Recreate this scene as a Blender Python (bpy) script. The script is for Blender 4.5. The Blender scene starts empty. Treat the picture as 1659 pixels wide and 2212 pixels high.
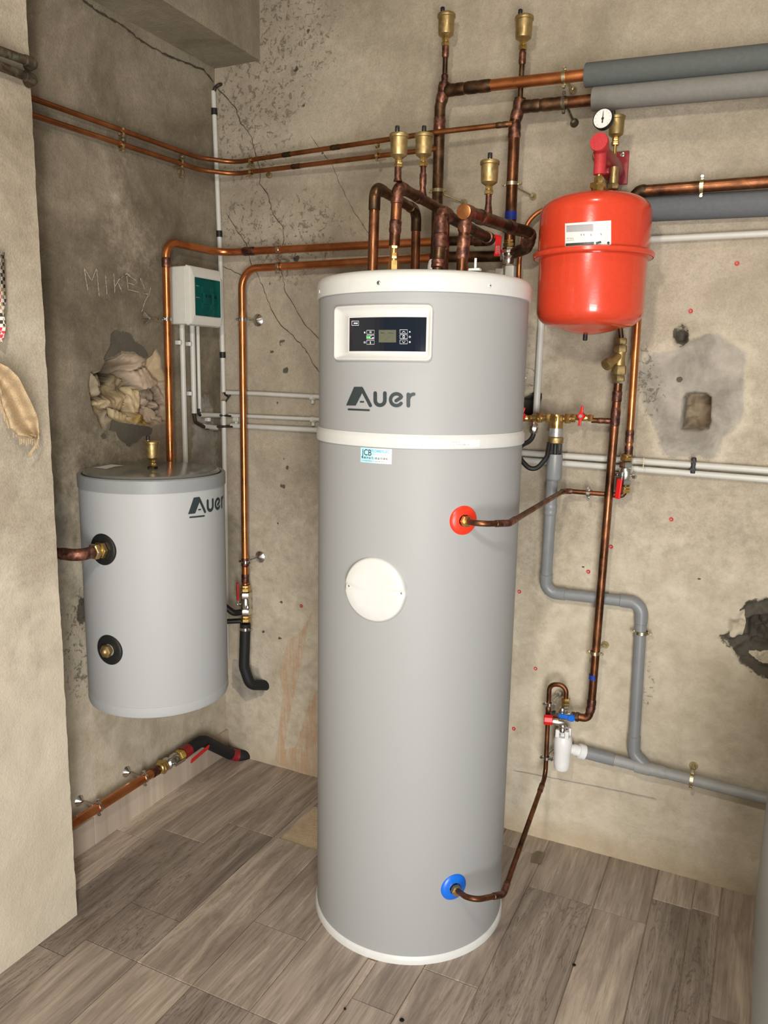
import bpy, bmesh, math, random
import numpy as np
from mathutils import Vector, Matrix
random.seed(7)
SC = bpy.context.scene
COL = SC.collection
# ------------------------------------------------------------------ camera
FPX = 1700.0; CH = 1.72
PITCH = math.radians(10.03); ROLL = math.radians(1.02); YAW = math.radians(25.8)
cp, sp = math.cos(PITCH), math.sin(PITCH); cr, sr = math.cos(ROLL), math.sin(ROLL)
F0 = np.array([0, cp, -sp]); R0 = np.array([1., 0, 0]); U0 = np.array([0, sp, cp])
R0, U0 = cr*R0+sr*U0, -sr*R0+cr*U0
cy, sy = math.cos(YAW), math.sin(YAW)
ZR = np.array([[cy, -sy, 0], [sy, cy, 0], [0, 0, 1.]])
FW, RT, UP = ZR@F0, ZR@R0, ZR@U0
EYE = np.array([0, 0, CH])
cam = bpy.data.cameras.new('camera'); cam.sensor_fit = 'VERTICAL'; cam.sensor_height = 24.0
cam.lens = 24.0*FPX/2212.0; cam.clip_start = 0.02
co = bpy.data.objects.new('camera', cam); COL.objects.link(co)
M = Matrix((( RT[0], UP[0], -FW[0], 0), (RT[1], UP[1], -FW[1], 0), (RT[2], UP[2], -FW[2], CH), (0, 0, 0, 1)))
co.matrix_world = M; SC.camera = co
# ------------------------------------------------------------------ light
w = bpy.data.worlds.new('world'); SC.world = w; w.use_nodes = True
w.node_tree.nodes['Background'].inputs[0].default_value = (1.0, 0.93, 0.82, 1)
w.node_tree.nodes['Background'].inputs[1].default_value = 0.20
def area(name, loc, target, sx, sy_, power, col):
    l = bpy.data.lights.new(name, 'AREA'); l.shape = 'RECTANGLE'; l.size = sx; l.size_y = sy_
    l.energy = power; l.color = col
    o = bpy.data.objects.new(name, l); COL.objects.link(o); o.location = loc
    d = Vector(target)-Vector(loc); o.rotation_euler = d.to_track_quat('-Z', 'Y').to_euler()
    return o
area('doorway_daylight', (0.62, -0.85, 0.95), (-0.8, 2.3, 0.65), 0.9, 1.7, 106, (1.0, 0.985, 0.965))
area('ceiling_lamp', (-0.42, 0.15, 2.55), (-0.75, 2.4, 1.2), 0.13, 0.13, 21, (1.0, 0.92, 0.82))
area('second_ceiling_lamp', (-0.35, 1.55, 3.2), (-0.5, 2.3, 0.6), 0.16, 0.16, 4, (1.0, 0.88, 0.70))
SC.view_settings.view_transform = 'Standard'; SC.view_settings.look = 'None'
SC.view_settings.gamma = 1.0; SC.view_settings.use_curve_mapping = False
SC.view_settings.exposure = 0.18
# ------------------------------------------------------------------ pixel -> point on a real plane / surface
def ray(x, y): return FW+RT*(x-829.5)/FPX-UP*(y-1106)/FPX
def PY(x, y, Y): d = ray(x, y); return EYE+d*(Y/d[1])
def PX(x, y, X): d = ray(x, y); return EYE+d*(X/d[0])
def PZ(x, y, z): d = ray(x, y); return EYE+d*((z-CH)/d[2])
YB = 2.713; XL = -2.086
TC = (-0.935, 2.173); TR = 0.303       # water heater axis, radius
BC = (-1.822, 2.0); BR = 0.234         # buffer tank
def onCyl(x, y, C, r):
    d = ray(x, y); o = np.array([-C[0], -C[1]]); a = d[:2]@d[:2]; b = o@d[:2]; c = o@o-r*r
    D = max(b*b-a*c, 0.0); t = (-b-math.sqrt(D))/a; p = EYE+d*t
    return math.atan2(p[1]-C[1], p[0]-C[0]), p[2]
# ------------------------------------------------------------------ mesh helpers
class MB:
    def __init__(s): s.v = []; s.f = []
    def add(s, V, Fc):
        n = len(s.v); s.v += [tuple(map(float, p)) for p in V]; s.f += [tuple(i+n for i in f) for f in Fc]; return s
    def build(s, name, mat, parent=None, smooth=True, origin=None, sharp=40):
        V = np.array(s.v)
        if parent is not None: og = np.array(parent.get('_o', (0, 0, 0)), float)
        else: og = np.array(origin) if origin is not None else (V.min(0)+V.max(0))/2
        me = bpy.data.meshes.new(name); me.from_pydata((V-og).tolist(), [], s.f); me.update()
        bm = bmesh.new(); bm.from_mesh(me); bmesh.ops.recalc_face_normals(bm, faces=bm.faces); bm.to_mesh(me); bm.free()
        if smooth:
            me.polygons.foreach_set('use_smooth', [True]*len(me.polygons)); me.set_sharp_from_angle(angle=math.radians(sharp))
        if mat: me.materials.append(mat)
        o = bpy.data.objects.new(name, me); COL.objects.link(o)
        if parent is not None: o.parent = parent
        else: o.location = og
        o['_o'] = [float(q) for q in og]
        return o
def thing(name, label, cat, loc, group=None):
    o = bpy.data.objects.new(name, None); o.empty_display_size = 0.05; COL.objects.link(o); o.location = loc
    o['label'] = label; o['category'] = cat; o['_o'] = [float(q) for q in loc]
    if group: o['group'] = group
    return o
def tag(o, label, cat, group=None):
    o['label'] = label; o['category'] = cat
    if group: o['group'] = group
    return o
def struct(o): o['kind'] = 'structure'; return o
def unit(a): a = np.array(a, float); return a/np.linalg.norm(a)
def frame(d):
    d = unit(d); a = np.array([0, 0, 1.]) if abs(d[2]) < 0.9 else np.array([1., 0, 0])
    u = unit(np.cross(a, d)); return u, np.cross(d, u), d
def smoothpath(pts, bend, seg=8):
    """rounded polyline; returns points and arc length of every input vertex"""
    pts = [np.array(p, float) for p in pts]; out = [pts[0]]; mids = [0]
    n = len(pts); bends = bend if isinstance(bend, (list, tuple)) else [bend]*n
    for i in range(1, n-1):
        a, b, c = pts[i-1], pts[i], pts[i+1]; u = unit(a-b); v = unit(c-b)
        ang = math.acos(max(-1, min(1, float(u@v))))
        if ang > math.pi-0.03 or bends[i] <= 0: out.append(b); mids.append(len(out)-1); continue
        t = bends[i]/math.tan(ang/2); t = min(t, 0.49*np.linalg.norm(a-b) if i > 1 else .95*np.linalg.norm(a-b), 0.49*np.linalg.norm(c-b) if i < n-2 else .95*np.linalg.norm(c-b))
        r = t*math.tan(ang/2); ctr = b+unit(u+v)*(r/math.sin(ang/2)); s0 = b+u*t-ctr; tot = math.pi-ang
        e = unit(s0); g = unit((b+v*t-ctr)-((b+v*t-ctr)@e)*e)
        for k in range(seg+1):
            q = tot*k/seg; out.append(ctr+r*(math.cos(q)*e+math.sin(q)*g))
        mids.append(len(out)-1-seg//2)
    out.append(pts[-1]); mids.append(len(out)-1)
    P = np.array(out); L = np.concatenate([[0], np.cumsum(np.linalg.norm(np.diff(P, axis=0), axis=1))])
    return P, L, [L[m] for m in mids]
def cut(P, L, a, b):
    a = max(a, 0); b = min(b, L[-1]); k = [(L[i], P[i]) for i in range(len(P)) if a < L[i] < b]
    at = lambda s: np.array([np.interp(s, L, P[:, j]) for j in range(3)])
    return [at(a)]+[q[1] for q in k]+[at(b)]
def sweep(mb, P, rad, n=16, caps=True):
    P = [np.array(p, float) for p in P]; P = [P[0]]+[P[i] for i in range(1, len(P)) if np.linalg.norm(P[i]-P[i-1]) > 1e-5]
    m = len(P); rad = rad if isinstance(rad, (list, tuple, np.ndarray)) else [rad]*m
    T = [unit(P[min(i+1, m-1)]-P[max(i-1, 0)]) for i in range(m)]
    u, v, _ = frame(T[0]); V = []
    for i in range(m):
        u = unit(u-(u@T[i])*T[i]); v = np.cross(T[i], u)
        for k in range(n):
            a = 2*math.pi*k/n; V.append(P[i]+rad[i]*(math.cos(a)*u+math.sin(a)*v))
    Fc = [(i*n+k, i*n+(k+1) % n, (i+1)*n+(k+1) % n, (i+1)*n+k) for i in range(m-1) for k in range(n)]
    if caps: Fc += [tuple(range(n))[::-1], tuple(range((m-1)*n, m*n))]
    mb.add(V, Fc); return mb
def lathe(mb, prof, o=(0, 0, 0), d=(0, 0, 1), n=32, a0=0, cap=True):
    """prof: list of (radius, height along d)"""
    u, v, d = frame(d); o = np.array(o, float); V = []
    for r, h in prof:
        for k in range(n):
            a = a0+2*math.pi*k/n; V.append(o+d*h+max(r, 1e-5)*(math.cos(a)*u+math.sin(a)*v))
    m = len(prof)
    Fc = [(i*n+k, i*n+(k+1) % n, (i+1)*n+(k+1) % n, (i+1)*n+k) for i in range(m-1) for k in range(n)]
    if cap: Fc += [tuple(range(n))[::-1], tuple(range((m-1)*n, m*n))]
    return mb.add(V, Fc)
def hexn(mb, o, d, r, h, ch=.12):
    return lathe(mb, [(r*(1-ch), 0), (r, h*.15), (r, h*.85), (r*(1-ch), h)], o, d, 6)
def ringband(mb, o, d, r0, r1, h, n=24):
    u, v, d = frame(d); o = np.array(o, float)
    return lathe(mb, [(r0, -h/2), (r1, -h/2), (r1, h/2), (r0, h/2), (r0, -h/2)], o, d, n, cap=False)
def box(mb, c, s, R=None, bev=0.0):
    c = np.array(c, float); s = np.array(s, float)/2; R = np.eye(3) if R is None else np.array(R).T
    if bev <= 0:
        V = [c+R@(np.array([x, y, z])*s) for x in (-1, 1) for y in (-1, 1) for z in (-1, 1)]
        return mb.add(V, [(0, 1, 3, 2), (4, 6, 7, 5), (0, 4, 5, 1), (2, 3, 7, 6), (0, 2, 6, 4), (1, 5, 7, 3)])
    bm = bmesh.new(); bmesh.ops.create_cube(bm, size=2)
    for q in bm.verts: q.co = Vector([q.co[i]*s[i] for i in range(3)])
    bmesh.ops.bevel(bm, geom=list(bm.edges), offset=bev, segments=3, affect='EDGES', profile=.6)
    bm.verts.index_update(); V = [c+R@np.array(q.co) for q in bm.verts]; Fc = [tuple(x.index for x in f.verts) for f in bm.faces]
    bm.free(); return mb.add(V, Fc)
# ------------------------------------------------------------------ materials
def nm(name):
    m = bpy.data.materials.new(name); m.use_nodes = True; nt = m.node_tree; return m, nt, nt.nodes, nt.links, nt.nodes['Principled BSDF']
def node(N, t, **k):
    n = N.new(t)
    for a, b in k.items():
        if a in n.inputs: n.inputs[a].default_value = b
        else: setattr(n, a, b)
    return n
def coords(N, L, sc=(1, 1, 1)):
    tc = N.new('ShaderNodeNewGeometry'); mp = N.new('ShaderNodeMapping'); mp.inputs['Scale'].default_value = sc
    L.new(tc.outputs['Position'], mp.inputs['Vector']); return mp.outputs[0]
def ramp(N, L, fac, stops):
    r = N.new('ShaderNodeValToRGB'); e = r.color_ramp.elements
    while len(e) < len(stops): e.new(0.5)
    for i, (p, c) in enumerate(stops): e[i].position = p; e[i].color = (c[0], c[1], c[2], 1) if isinstance(c, (tuple, list)) else (c, c, c, 1)
    L.new(fac, r.inputs[0]); return r.outputs[0]
def noise(N, L, vec, sc, det=4, rough=.55, dist=0):
    n = N.new('ShaderNodeTexNoise'); n.inputs['Scale'].default_value = sc; n.inputs['Detail'].default_value = det
    n.inputs['Roughness'].default_value = rough; n.inputs['Distortion'].default_value = dist; L.new(vec, n.inputs['Vector']); return n.outputs[0]
def mix(N, L, f, a, b, bt='MIX'):
    m = N.new('ShaderNodeMix'); m.data_type = 'RGBA'; m.blend_type = bt
    for s, v in ((m.inputs[0], f), (m.inputs[6], a), (m.inputs[7], b)):
        if isinstance(v, (int, float)): s.default_value = v
        elif isinstance(v, (tuple, list)): s.default_value = (v[0], v[1], v[2], 1)
        else: L.new(v, s)
    return m.outputs[2]
def mth(N, L, op, a, b=None, c=None):
    m = N.new('ShaderNodeMath'); m.operation = op
    for i, v in enumerate((a, b, c)):
        if v is None: continue
        if isinstance(v, (int, float)): m.inputs[i].default_value = v
        else: L.new(v, m.inputs[i])
    return m.outputs[0]
def sstep(N, L, v, lo, hi):
    m = N.new('ShaderNodeMapRange'); m.interpolation_type = 'SMOOTHSTEP'; L.new(v, m.inputs[0])
    m.inputs[1].default_value = lo; m.inputs[2].default_value = hi; return m.outputs[0]
def bump(N, L, h, B, dist=.002, st=.6):
    b = N.new('ShaderNodeBump'); b.inputs['Strength'].default_value = st; b.inputs['Distance'].default_value = dist
    L.new(h, b.inputs['Height']); L.new(b.outputs[0], B.inputs['Normal'])
def simple(name, col, rough=.5, metal=0., spec=.5, var=.0, bmp=0., coat=0., sc=60):
    m, nt, N, L, B = nm(name); B.inputs['Roughness'].default_value = rough; B.inputs['Metallic'].default_value = metal
    B.inputs['Specular IOR Level'].default_value = spec; B.inputs['Coat Weight'].default_value = coat
    v = coords(N, L); f = noise(N, L, v, sc, 3)
    a = tuple(c*(1-var) for c in col); b = tuple(min(1, c*(1+var)) for c in col)
    L.new(ramp(N, L, f, [(.3, a), (.7, b)]), B.inputs['Base Color'])
    if bmp: bump(N, L, f, B, bmp, .5)
    return m
def copper(name, stops, rough=.34, sc=22, metal=.92):
    m, nt, N, L, B = nm(name); B.inputs['Metallic'].default_value = metal
    v = coords(N, L); f = noise(N, L, v, sc, 5, .6, .6)
    L.new(ramp(N, L, f, stops), B.inputs['Base Color'])
    L.new(ramp(N, L, noise(N, L, v, sc*1.7, 3), [(.3, rough*.75), (.75, min(1, rough*1.6))]), B.inputs['Roughness'])
    bump(N, L, noise(N, L, v, 180, 3), B, .0005, .25)
    return m
MT = {}
MT['cu_new'] = copper('copper_bright', [(.30, (.42, .14, .045)), (.55, (.60, .22, .08)), (.8, (.72, .30, .13))], .30, 9)
MT['cu_old'] = copper('copper_brown', [(.28, (.045, .022, .013)), (.45, (.13, .055, .026)), (.62, (.25, .10, .045)), (.8, (.42, .18, .08))], .36, 14)
MT['cu_joint'] = copper('copper_soldered', [(.3, (.045, .026, .022)), (.46, (.13, .06, .045)), (.60, (.27, .12, .075)), (.8, (.55, .30, .18))], .42, 40)
MT['cu_dark'] = copper('copper_tarnished', [(.3, (.03, .022, .014)), (.5, (.09, .055, .03)), (.66, (.19, .10, .05)), (.85, (.33, .17, .08))], .38, 16)
MT['cu_green'] = copper('copper_verdigris', [(.3, (.03, .028, .02)), (.5, (.10, .07, .045)), (.64, (.16, .17, .12)), (.8, (.25, .38, .28))], .5, 28, .6)
MT['cu_mid'] = copper('copper_brown_bright', [(.30, (.20, .07, .025)), (.55, (.36, .14, .05)), (.8, (.52, .22, .09))], .32, 9)
MT['brass'] = copper('brass_polished', [(.3, (.46, .29, .09)), (.7, (.68, .47, .18))], .25, 30)
MT['brass_cast'] = copper('brass_cast', [(.3, (.36, .26, .11)), (.7, (.48, .36, .17))], .42, 30)
MT['chrome'] = simple('zinc_plated_steel', (.62, .62, .60), .22, 1., var=.12)
MT['nickel'] = simple('nickel_plated', (.66, .64, .58), .26, 1., var=.1)
MT['zinc_y'] = simple('yellow_passivated_zinc', (.62, .55, .36), .3, 1., var=.15)
MT['jacket'] = simple('grey_jacket', (.318, .322, .320), .55, 0, .4, .03, .0002, 0, 500)
MT['jacket_b'] = simple('light_grey_jacket', (.40, .408, .41), .52, 0, .4, .03, .0002, 0, 500)
MT['rim_b'] = simple('grey_plastic_rim', (.25, .26, .26), .45, 0, .4, .03)
MT['lid_b'] = simple('dark_grey_lid', (.16, .16, .145), .16, 0, .5, .04)
MT['white_pl'] = simple('white_plastic', (.60, .60, .575), .38, 0, .5, .02)
MT['white_pl2'] = simple('white_trap_plastic', (.72, .72, .71), .3, 0, .5, .02)
MT['logo'] = simple('dark_grey_print', (.028, .038, .04), .5, 0, .4, .05)
MT['black_gl'] = simple('black_glass_panel', (.006, .010, .018), .07, 0, .55, .05)
MT['lcd'] = simple('lcd_display', (.10, .105, .07), .25, 0, .5, .12, 0, 0, 300)
MT['ink_w'] = simple('pale_print', (.55, .58, .6), .5, 0, .4, .05)
MT['ink_d'] = simple('dark_print', (.03, .03, .035), .6, 0, .4, .05)
MT['ink_b'] = simple('blue_print', (.12, .42, .75), .6, 0, .4, .05)
MT['ink_g'] = simple('grey_print', (.30, .30, .30), .6, 0, .4, .05)
MT['paper'] = simple('white_sticker', (.72, .71, .67), .5, 0, .5, .03)
MT['red_pl'] = simple('red_plastic', (.62, .012, .012), .32, 0, .5, .08)
MT['red_port'] = simple('orange_red_plastic', (.80, .035, .012), .35, 0, .5, .04)
MT['blue_port'] = simple('blue_plastic', (.005, .13, .62), .32, 0, .5, .04)
MT['blue_tape'] = simple('blue_tape', (.01, .03, .26), .5, 0, .4, .1)
MT['red_paint'] = simple('red_enamel', (.62, .052, .020), .24, 0, .5, .04, .0003, .4, 90)
MT['red_block'] = simple('dark_red_casting', (.26, .012, .016), .42, 0, .5, .15, .0005, 0, 200)
MT['red_cap'] = simple('red_relief_cap', (.46, .03, .035), .55, 0, .4, .12, .0005, 0, 200)
MT['pvc'] = simple('grey_pvc', (.21, .22, .225), .38, 0, .5, .06, 0, 0, 20)
MT['pvc_l'] = simple('light_grey_pvc', (.30, .305, .295), .45, 0, .5, .06, 0, 0, 20)
MT['conduit'] = simple('grey_white_conduit', (.54, .53, .48), .42, 0, .5, .06, 0, 0, 14)
MT['insul'] = simple('grey_foam_insulation', (.105, .115, .112), .8, 0, .2, .06, .0006, 0, 80)
MT['tube_dark'] = simple('bluish_grey_matte', (.125, .135, .145), .8, 0, .2, .06, .0006, 0, 80)
MT['insul_c'] = simple('beige_grey_foam_insulation', (.20, .195, .175), .8, 0, .2, .06, .0006, 0, 80)
MT['rubber'] = simple('black_rubber', (.012, .012, .012), .48, 0, .4, .2, .0003, 0, 150)
MT['foam_b'] = simple('black_foam_insulation', (.012, .013, .014), .6, 0, .35, .2, .0005, 0, 100)
MT['cable'] = simple('dark_cable', (.028, .02, .014), .5, 0, .4, .2)
MT['boxpl'] = simple('off_white_box', (.60, .59, .53), .4, 0, .5, .03)
MT['beige_cloth'] = simple('beige_woven_cloth', (.48, .36, .22), .95, 0, .1, .18, .001, 0, 260)
MT['plug'] = simple('red_wall_plug', (.52, .03, .03), .5, 0, .4, .1)
MT['appl'] = simple('bluish_grey_enamel', (.42, .46, .48), .4, 0, .5, .03)
MT['steel_lbl'] = simple('brushed_label_band', (.5, .5, .48), .35, .7, .5, .2, 0, 0, 200)
MT['hole'] = simple('raw_drill_hole', (.01, .01, .009), .9, 0, .1, .2)
MT['crack'] = simple('open_crack', (.07, .055, .038), .95, 0, .1, .2)
MT['chalk'] = simple('scratched_chalk', (.42, .37, .30), .95, 0, .1, .25, 0, 0, 300)
MT['yellow_tape'] = simple('yellow_sealing_hemp', (.42, .27, .04), .35, 0, .5, .3, .001, 0, 120)
def glassmat():
    m, nt, N, L, B = nm('green_tinted_cover'); B.inputs['Base Color'].default_value = (.004, .10, .095, 1); B.inputs['Roughness'].default_value = .08
    t = N.new('ShaderNodeBsdfTransparent'); t.inputs[0].default_value = (.30, .66, .64, 1); x = N.new('ShaderNodeMixShader'); x.inputs[0].default_value = .24
    L.new(t.outputs[0], x.inputs[1]); L.new(B.outputs[0], x.inputs[2]); L.new(x.outputs[0], N['Material Output'].inputs[0]); return m
MT['green'] = glassmat()
def ledmat():
    m, nt, N, L, B = nm('green_led'); B.inputs['Base Color'].default_value = (.02, .4, .03, 1)
    B.inputs['Emission Color'].default_value = (.1, 1, .12, 1); B.inputs['Emission Strength'].default_value = .8; return m
MT['led'] = ledmat()
def stickermat():
    m, nt, N, L, B = nm('blue_and_white_sticker'); v = N.new('ShaderNodeTexCoord').outputs['Generated']
    s = N.new('ShaderNodeSeparateXYZ'); L.new(v, s.inputs[0])
    L.new(ramp(N, L, s.outputs[0], [(.3, (.38, .68, .78)), (.8, (.82, .84, .80))]), B.inputs['Base Color']); B.inputs['Roughness'].default_value = .3
    return m
MT['sticker'] = stickermat()
def check():
    m, nt, N, L, B = nm('red_white_black_check_cloth'); B.inputs['Roughness'].default_value = .95
    v = coords(N, L, (1, 1, 1)); w1 = node(N, 'ShaderNodeTexChecker', Scale=110.); L.new(v, w1.inputs[0])
    f = noise(N, L, v, 14, 2)
    c = ramp(N, L, f, [(.42, (.05, .045, .03)), (.47, (.42, .36, .14)), (.52, (.5, .03, .06)), (.6, (.6, .05, .08))])
    L.new(mix(N, L, w1.outputs['Fac'], c, (.72, .66, .6)), B.inputs['Base Color']); return m
MT['check'] = check()
def plaster(name, base, dark, light, warm, attr=True, seed=0., pale_foot=False):
    """cement render: blotches, fine grain; c1 = dark cement, rust, chips, stone; c2 = smooth grey filler, paler cream, wet brown"""
    m, nt, N, L, B = nm(name); B.inputs['Roughness'].default_value = .92; B.inputs['Specular IOR Level'].default_value = .15
    v = coords(N, L); mp = N.new('ShaderNodeMapping'); mp.inputs['Location'].default_value = (seed, seed*1.7, seed*.6); L.new(v, mp.inputs[0]); v = mp.outputs[0]
    big = noise(N, L, v, 2.2, 5, .62, .5); med = noise(N, L, v, 9, 6, .65, .3); fine = noise(N, L, v, 160, 3, .6); rag = noise(N, L, v, 30, 6, .7)
    c = ramp(N, L, big, [(.36, dark), (.5, base), (.64, light)])
    c = mix(N, L, ramp(N, L, med, [(.35, 0.), (.75, .5)]), c, warm)
    c = mix(N, L, ramp(N, L, fine, [(.3, .26), (.58, 0.)]), c, tuple(q*.55 for q in dark))
    c = mix(N, L, 1., c, ramp(N, L, rag, [(.3, .92), (.7, 1.10)]), 'MULTIPLY')
    pits = sstep(N, L, noise(N, L, v, 46, 4, .7), .70, .76); c = mix(N, L, mth(N, L, 'MULTIPLY', pits, .6), c, tuple(q*.35 for q in dark))
    h = mth(N, L, 'ADD', mth(N, L, 'MULTIPLY', rag, .6), mth(N, L, 'MULTIPLY', fine, .35))
    if attr:
        a1 = node(N, 'ShaderNodeVertexColor', layer_name='c1'); s1 = N.new('ShaderNodeSeparateColor'); L.new(a1.outputs[0], s1.inputs[0])
        a2 = node(N, 'ShaderNodeVertexColor', layer_name='c2'); s2 = N.new('ShaderNodeSeparateColor'); L.new(a2.outputs[0], s2.inputs[0])
        def mk(o, lo=.46, hi=.54, amp=.75):
            return sstep(N, L, mth(N, L, 'ADD', o, mth(N, L, 'MULTIPLY', mth(N, L, 'SUBTRACT', rag, .5), amp)), lo, hi)
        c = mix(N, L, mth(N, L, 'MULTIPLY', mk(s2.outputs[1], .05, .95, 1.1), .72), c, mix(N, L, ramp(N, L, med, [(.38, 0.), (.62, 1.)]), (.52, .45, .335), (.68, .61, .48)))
        c = mix(N, L, mth(N, L, 'MULTIPLY', mk(s2.outputs[0], .42, .58), .8), c, mix(N, L, ramp(N, L, med, [(.36, 0.), (.64, 1.)]), (.19, .177, .155), (.39, .36, .31)))
        vs_ = N.new('ShaderNodeMapping'); vs_.inputs['Scale'].default_value = (60, 60, 5); L.new(v, vs_.inputs[0]); stk = sstep(N, L, noise(N, L, vs_.outputs[0], 1.3, 4, .6, .4), .38, .62); rf = mth(N, L, 'MULTIPLY', mk(s1.outputs[1], .40, .60, .9), mth(N, L, 'MULTIPLY_ADD', stk, .42, .22)); c = mix(N, L, rf, c, mix(N, L, fine, (.40, .20, .09), (.52, .33, .18)))
        c = mix(N, L, mth(N, L, 'MULTIPLY', mk(s2.outputs[2], .1, .95, 1.), .5), c, (.34, .23, .11))
        gate = sstep(N, L, mth(N, L, 'ADD', s1.outputs[2], mth(N, L, 'MULTIPLY', mth(N, L, 'SUBTRACT', med, .5), 1.6)), .35, .85); chip = mth(N, L, 'MULTIPLY', gate, sstep(N, L, noise(N, L, v, 42, 6, .75, .6), .55, .63)); c = mix(N, L, mth(N, L, 'MULTIPLY', chip, .5), c, tuple(q*.55 for q in dark))
        c = mix(N, L, mth(N, L, 'MULTIPLY', gate, .12), c, tuple(q*.7 for q in dark))
        dk = mk(s1.outputs[0], .44, .56, .9); c = mix(N, L, dk, c, mix(N, L, med, (.060, .052, .040), (.135, .118, .092)))
        a3 = node(N, 'ShaderNodeVertexColor', layer_name='c3')
        st = mix(N, L, ramp(N, L, med, [(.3, .0), (.8, .5)]), a3.outputs[0], (.22, .16, .09)); c = mix(N, L, a1.outputs[1], c, st)
        h = mth(N, L, 'ADD', h, mth(N, L, 'MULTIPLY', chip, -.8)); h = mth(N, L, 'ADD', h, mth(N, L, 'MULTIPLY', dk, -.5))
    if pale_foot:
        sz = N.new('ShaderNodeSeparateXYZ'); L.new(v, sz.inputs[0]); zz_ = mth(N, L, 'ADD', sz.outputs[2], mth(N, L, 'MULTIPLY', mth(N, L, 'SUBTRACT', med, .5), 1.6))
        c = mix(N, L, mth(N, L, 'MULTIPLY', sstep(N, L, zz_, seed*.6+1.35, seed*.6+.75), .62), c, (.66, .585, .465))  # paler cream towards the bottom, with a ragged upper edge
    L.new(c, B.inputs['Base Color']); bump(N, L, h, B, .006, .7)
    return m
MT['pl_back'] = plaster('rendered_wall_beige', (.365, .315, .238), (.285, .245, .18), (.44, .385, .30), (.43, .36, .27), True, 0)
MT['pl_left'] = plaster('rendered_wall_brown_grey', (.185, .155, .110), (.105, .086, .060), (.30, .26, .195), (.235, .19, .14), True, 3.3)
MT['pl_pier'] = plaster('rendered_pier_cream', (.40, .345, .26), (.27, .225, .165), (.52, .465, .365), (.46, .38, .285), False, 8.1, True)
MT['pl_beam'] = plaster('rendered_beam', (.27, .24, .18), (.19, .165, .12), (.34, .30, .23), (.30, .25, .18), False, 5.1)
def floormat():
    m, nt, N, L, B = nm('grey_wood_look_tiles'); B.inputs['Roughness'].default_value = .42; B.inputs['Specular IOR Level'].default_value = .4
    a = node(N, 'ShaderNodeVertexColor', layer_name='tone'); s = N.new('ShaderNodeSeparateColor'); L.new(a.outputs[0], s.inputs[0])
    g = N.new('ShaderNodeNewGeometry'); sep = N.new('ShaderNodeSeparateXYZ'); L.new(g.outputs['Position'], sep.inputs[0])
    off = mth(N, L, 'MULTIPLY', s.outputs[1], 17.)
    cb = N.new('ShaderNodeCombineXYZ'); L.new(mth(N, L, 'MULTIPLY', sep.outputs[0], 9.), cb.inputs[0]); L.new(mth(N, L, 'MULTIPLY', sep.outputs[1], 1.1), cb.inputs[1]); L.new(off, cb.inputs[2])
    broad = noise(N, L, cb.outputs[0], 1.6, 5, .6, 1.2)
    cb2 = N.new('ShaderNodeCombineXYZ'); L.new(mth(N, L, 'MULTIPLY', sep.outputs[0], 60.), cb2.inputs[0]); L.new(mth(N, L, 'MULTIPLY', sep.outputs[1], 3.), cb2.inputs[1]); L.new(off, cb2.inputs[2])
    fine = noise(N, L, cb2.outputs[0], 1.8, 5, .65, .6)
    rings = mth(N, L, 'FRACT', mth(N, L, 'MULTIPLY', broad, 11.)); rg = ramp(N, L, rings, [(.0, .0), (.08, 1.), (.22, .15), (.6, 0.), (1., 0.)])
    c = ramp(N, L, broad, [(.30, (.21, .172, .150)), (.46, (.32, .270, .232)), (.56, (.40, .342, .295)), (.72, (.50, .44, .375))])
    c = mix(N, L, ramp(N, L, fine, [(.34, .55), (.56, 0.)]), c, (.17, .135, .115))
    c = mix(N, L, mth(N, L, 'MULTIPLY', rg, mth(N, L, 'MULTIPLY', s.outputs[2], .75)), c, (.10, .076, .062))
    c = mix(N, L, 1.0, c, ramp(N, L, s.outputs[0], [(0., (.58, .57, .56)), (1., (1.45, 1.40, 1.30))]), 'MULTIPLY')
    dirt = noise(N, L, g.outputs['Position'], 3., 6, .7, .4); c = mix(N, L, ramp(N, L, dirt, [(.5, 0.), (.8, .35)]), c, (.42, .35, .26))
    L.new(c, B.inputs['Base Color']); bump(N, L, fine, B, .0012, .4)
    return m
MT['tile'] = floormat()
MT['screed'] = plaster('raw_screed', (.62, .50, .33), (.36, .26, .15), (.74, .62, .44), (.66, .53, .35), False, 1.1)
# ------------------------------------------------------------------ numeric noise and masks for the walls
RS = np.random.RandomState(5)
def vnoise(u, v, s, seed):
    r = np.random.RandomState(seed).rand(256, 256); x = u*s+50; y = v*s+50; xi = np.floor(x).astype(int); yi = np.floor(y).astype(int)
    fx = x-xi; fy = y-yi; fx = fx*fx*(3-2*fx); fy = fy*fy*(3-2*fy); g = lambda a, b: r[a % 256, b % 256]
    return (g(xi, yi)*(1-fx)+g(xi+1, yi)*fx)*(1-fy)+(g(xi, yi+1)*(1-fx)+g(xi+1, yi+1)*fx)*fy
def fbm(u, v, s, seed): return sum(vnoise(u, v, s*2**k, seed+k)*.5**k for k in range(4))/1.875
def sdf(u, v, poly):
    """signed distance (negative inside)"""
    d = np.full(u.shape, 1e9); ins = np.zeros(u.shape, bool); n = len(poly)
    for i in range(n):
        ax, ay = poly[i]; bx, by = poly[(i+1) % n]; ex, ey = bx-ax, by-ay; L2 = ex*ex+ey*ey+1e-12
        t = np.clip(((u-ax)*ex+(v-ay)*ey)/L2, 0, 1); d = np.minimum(d, (u-ax-t*ex)**2+(v-ay-t*ey)**2)
        c = ((ay > v) != (by > v)) & (u < (bx-ax)*(v-ay)/(by-ay+1e-12)+ax); ins ^= c
    return np.where(ins, -1, 1)*np.sqrt(d)
def sm(x, a, b): t = np.clip((x-a)/(b-a), 0, 1); return t*t*(3-2*t)
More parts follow.
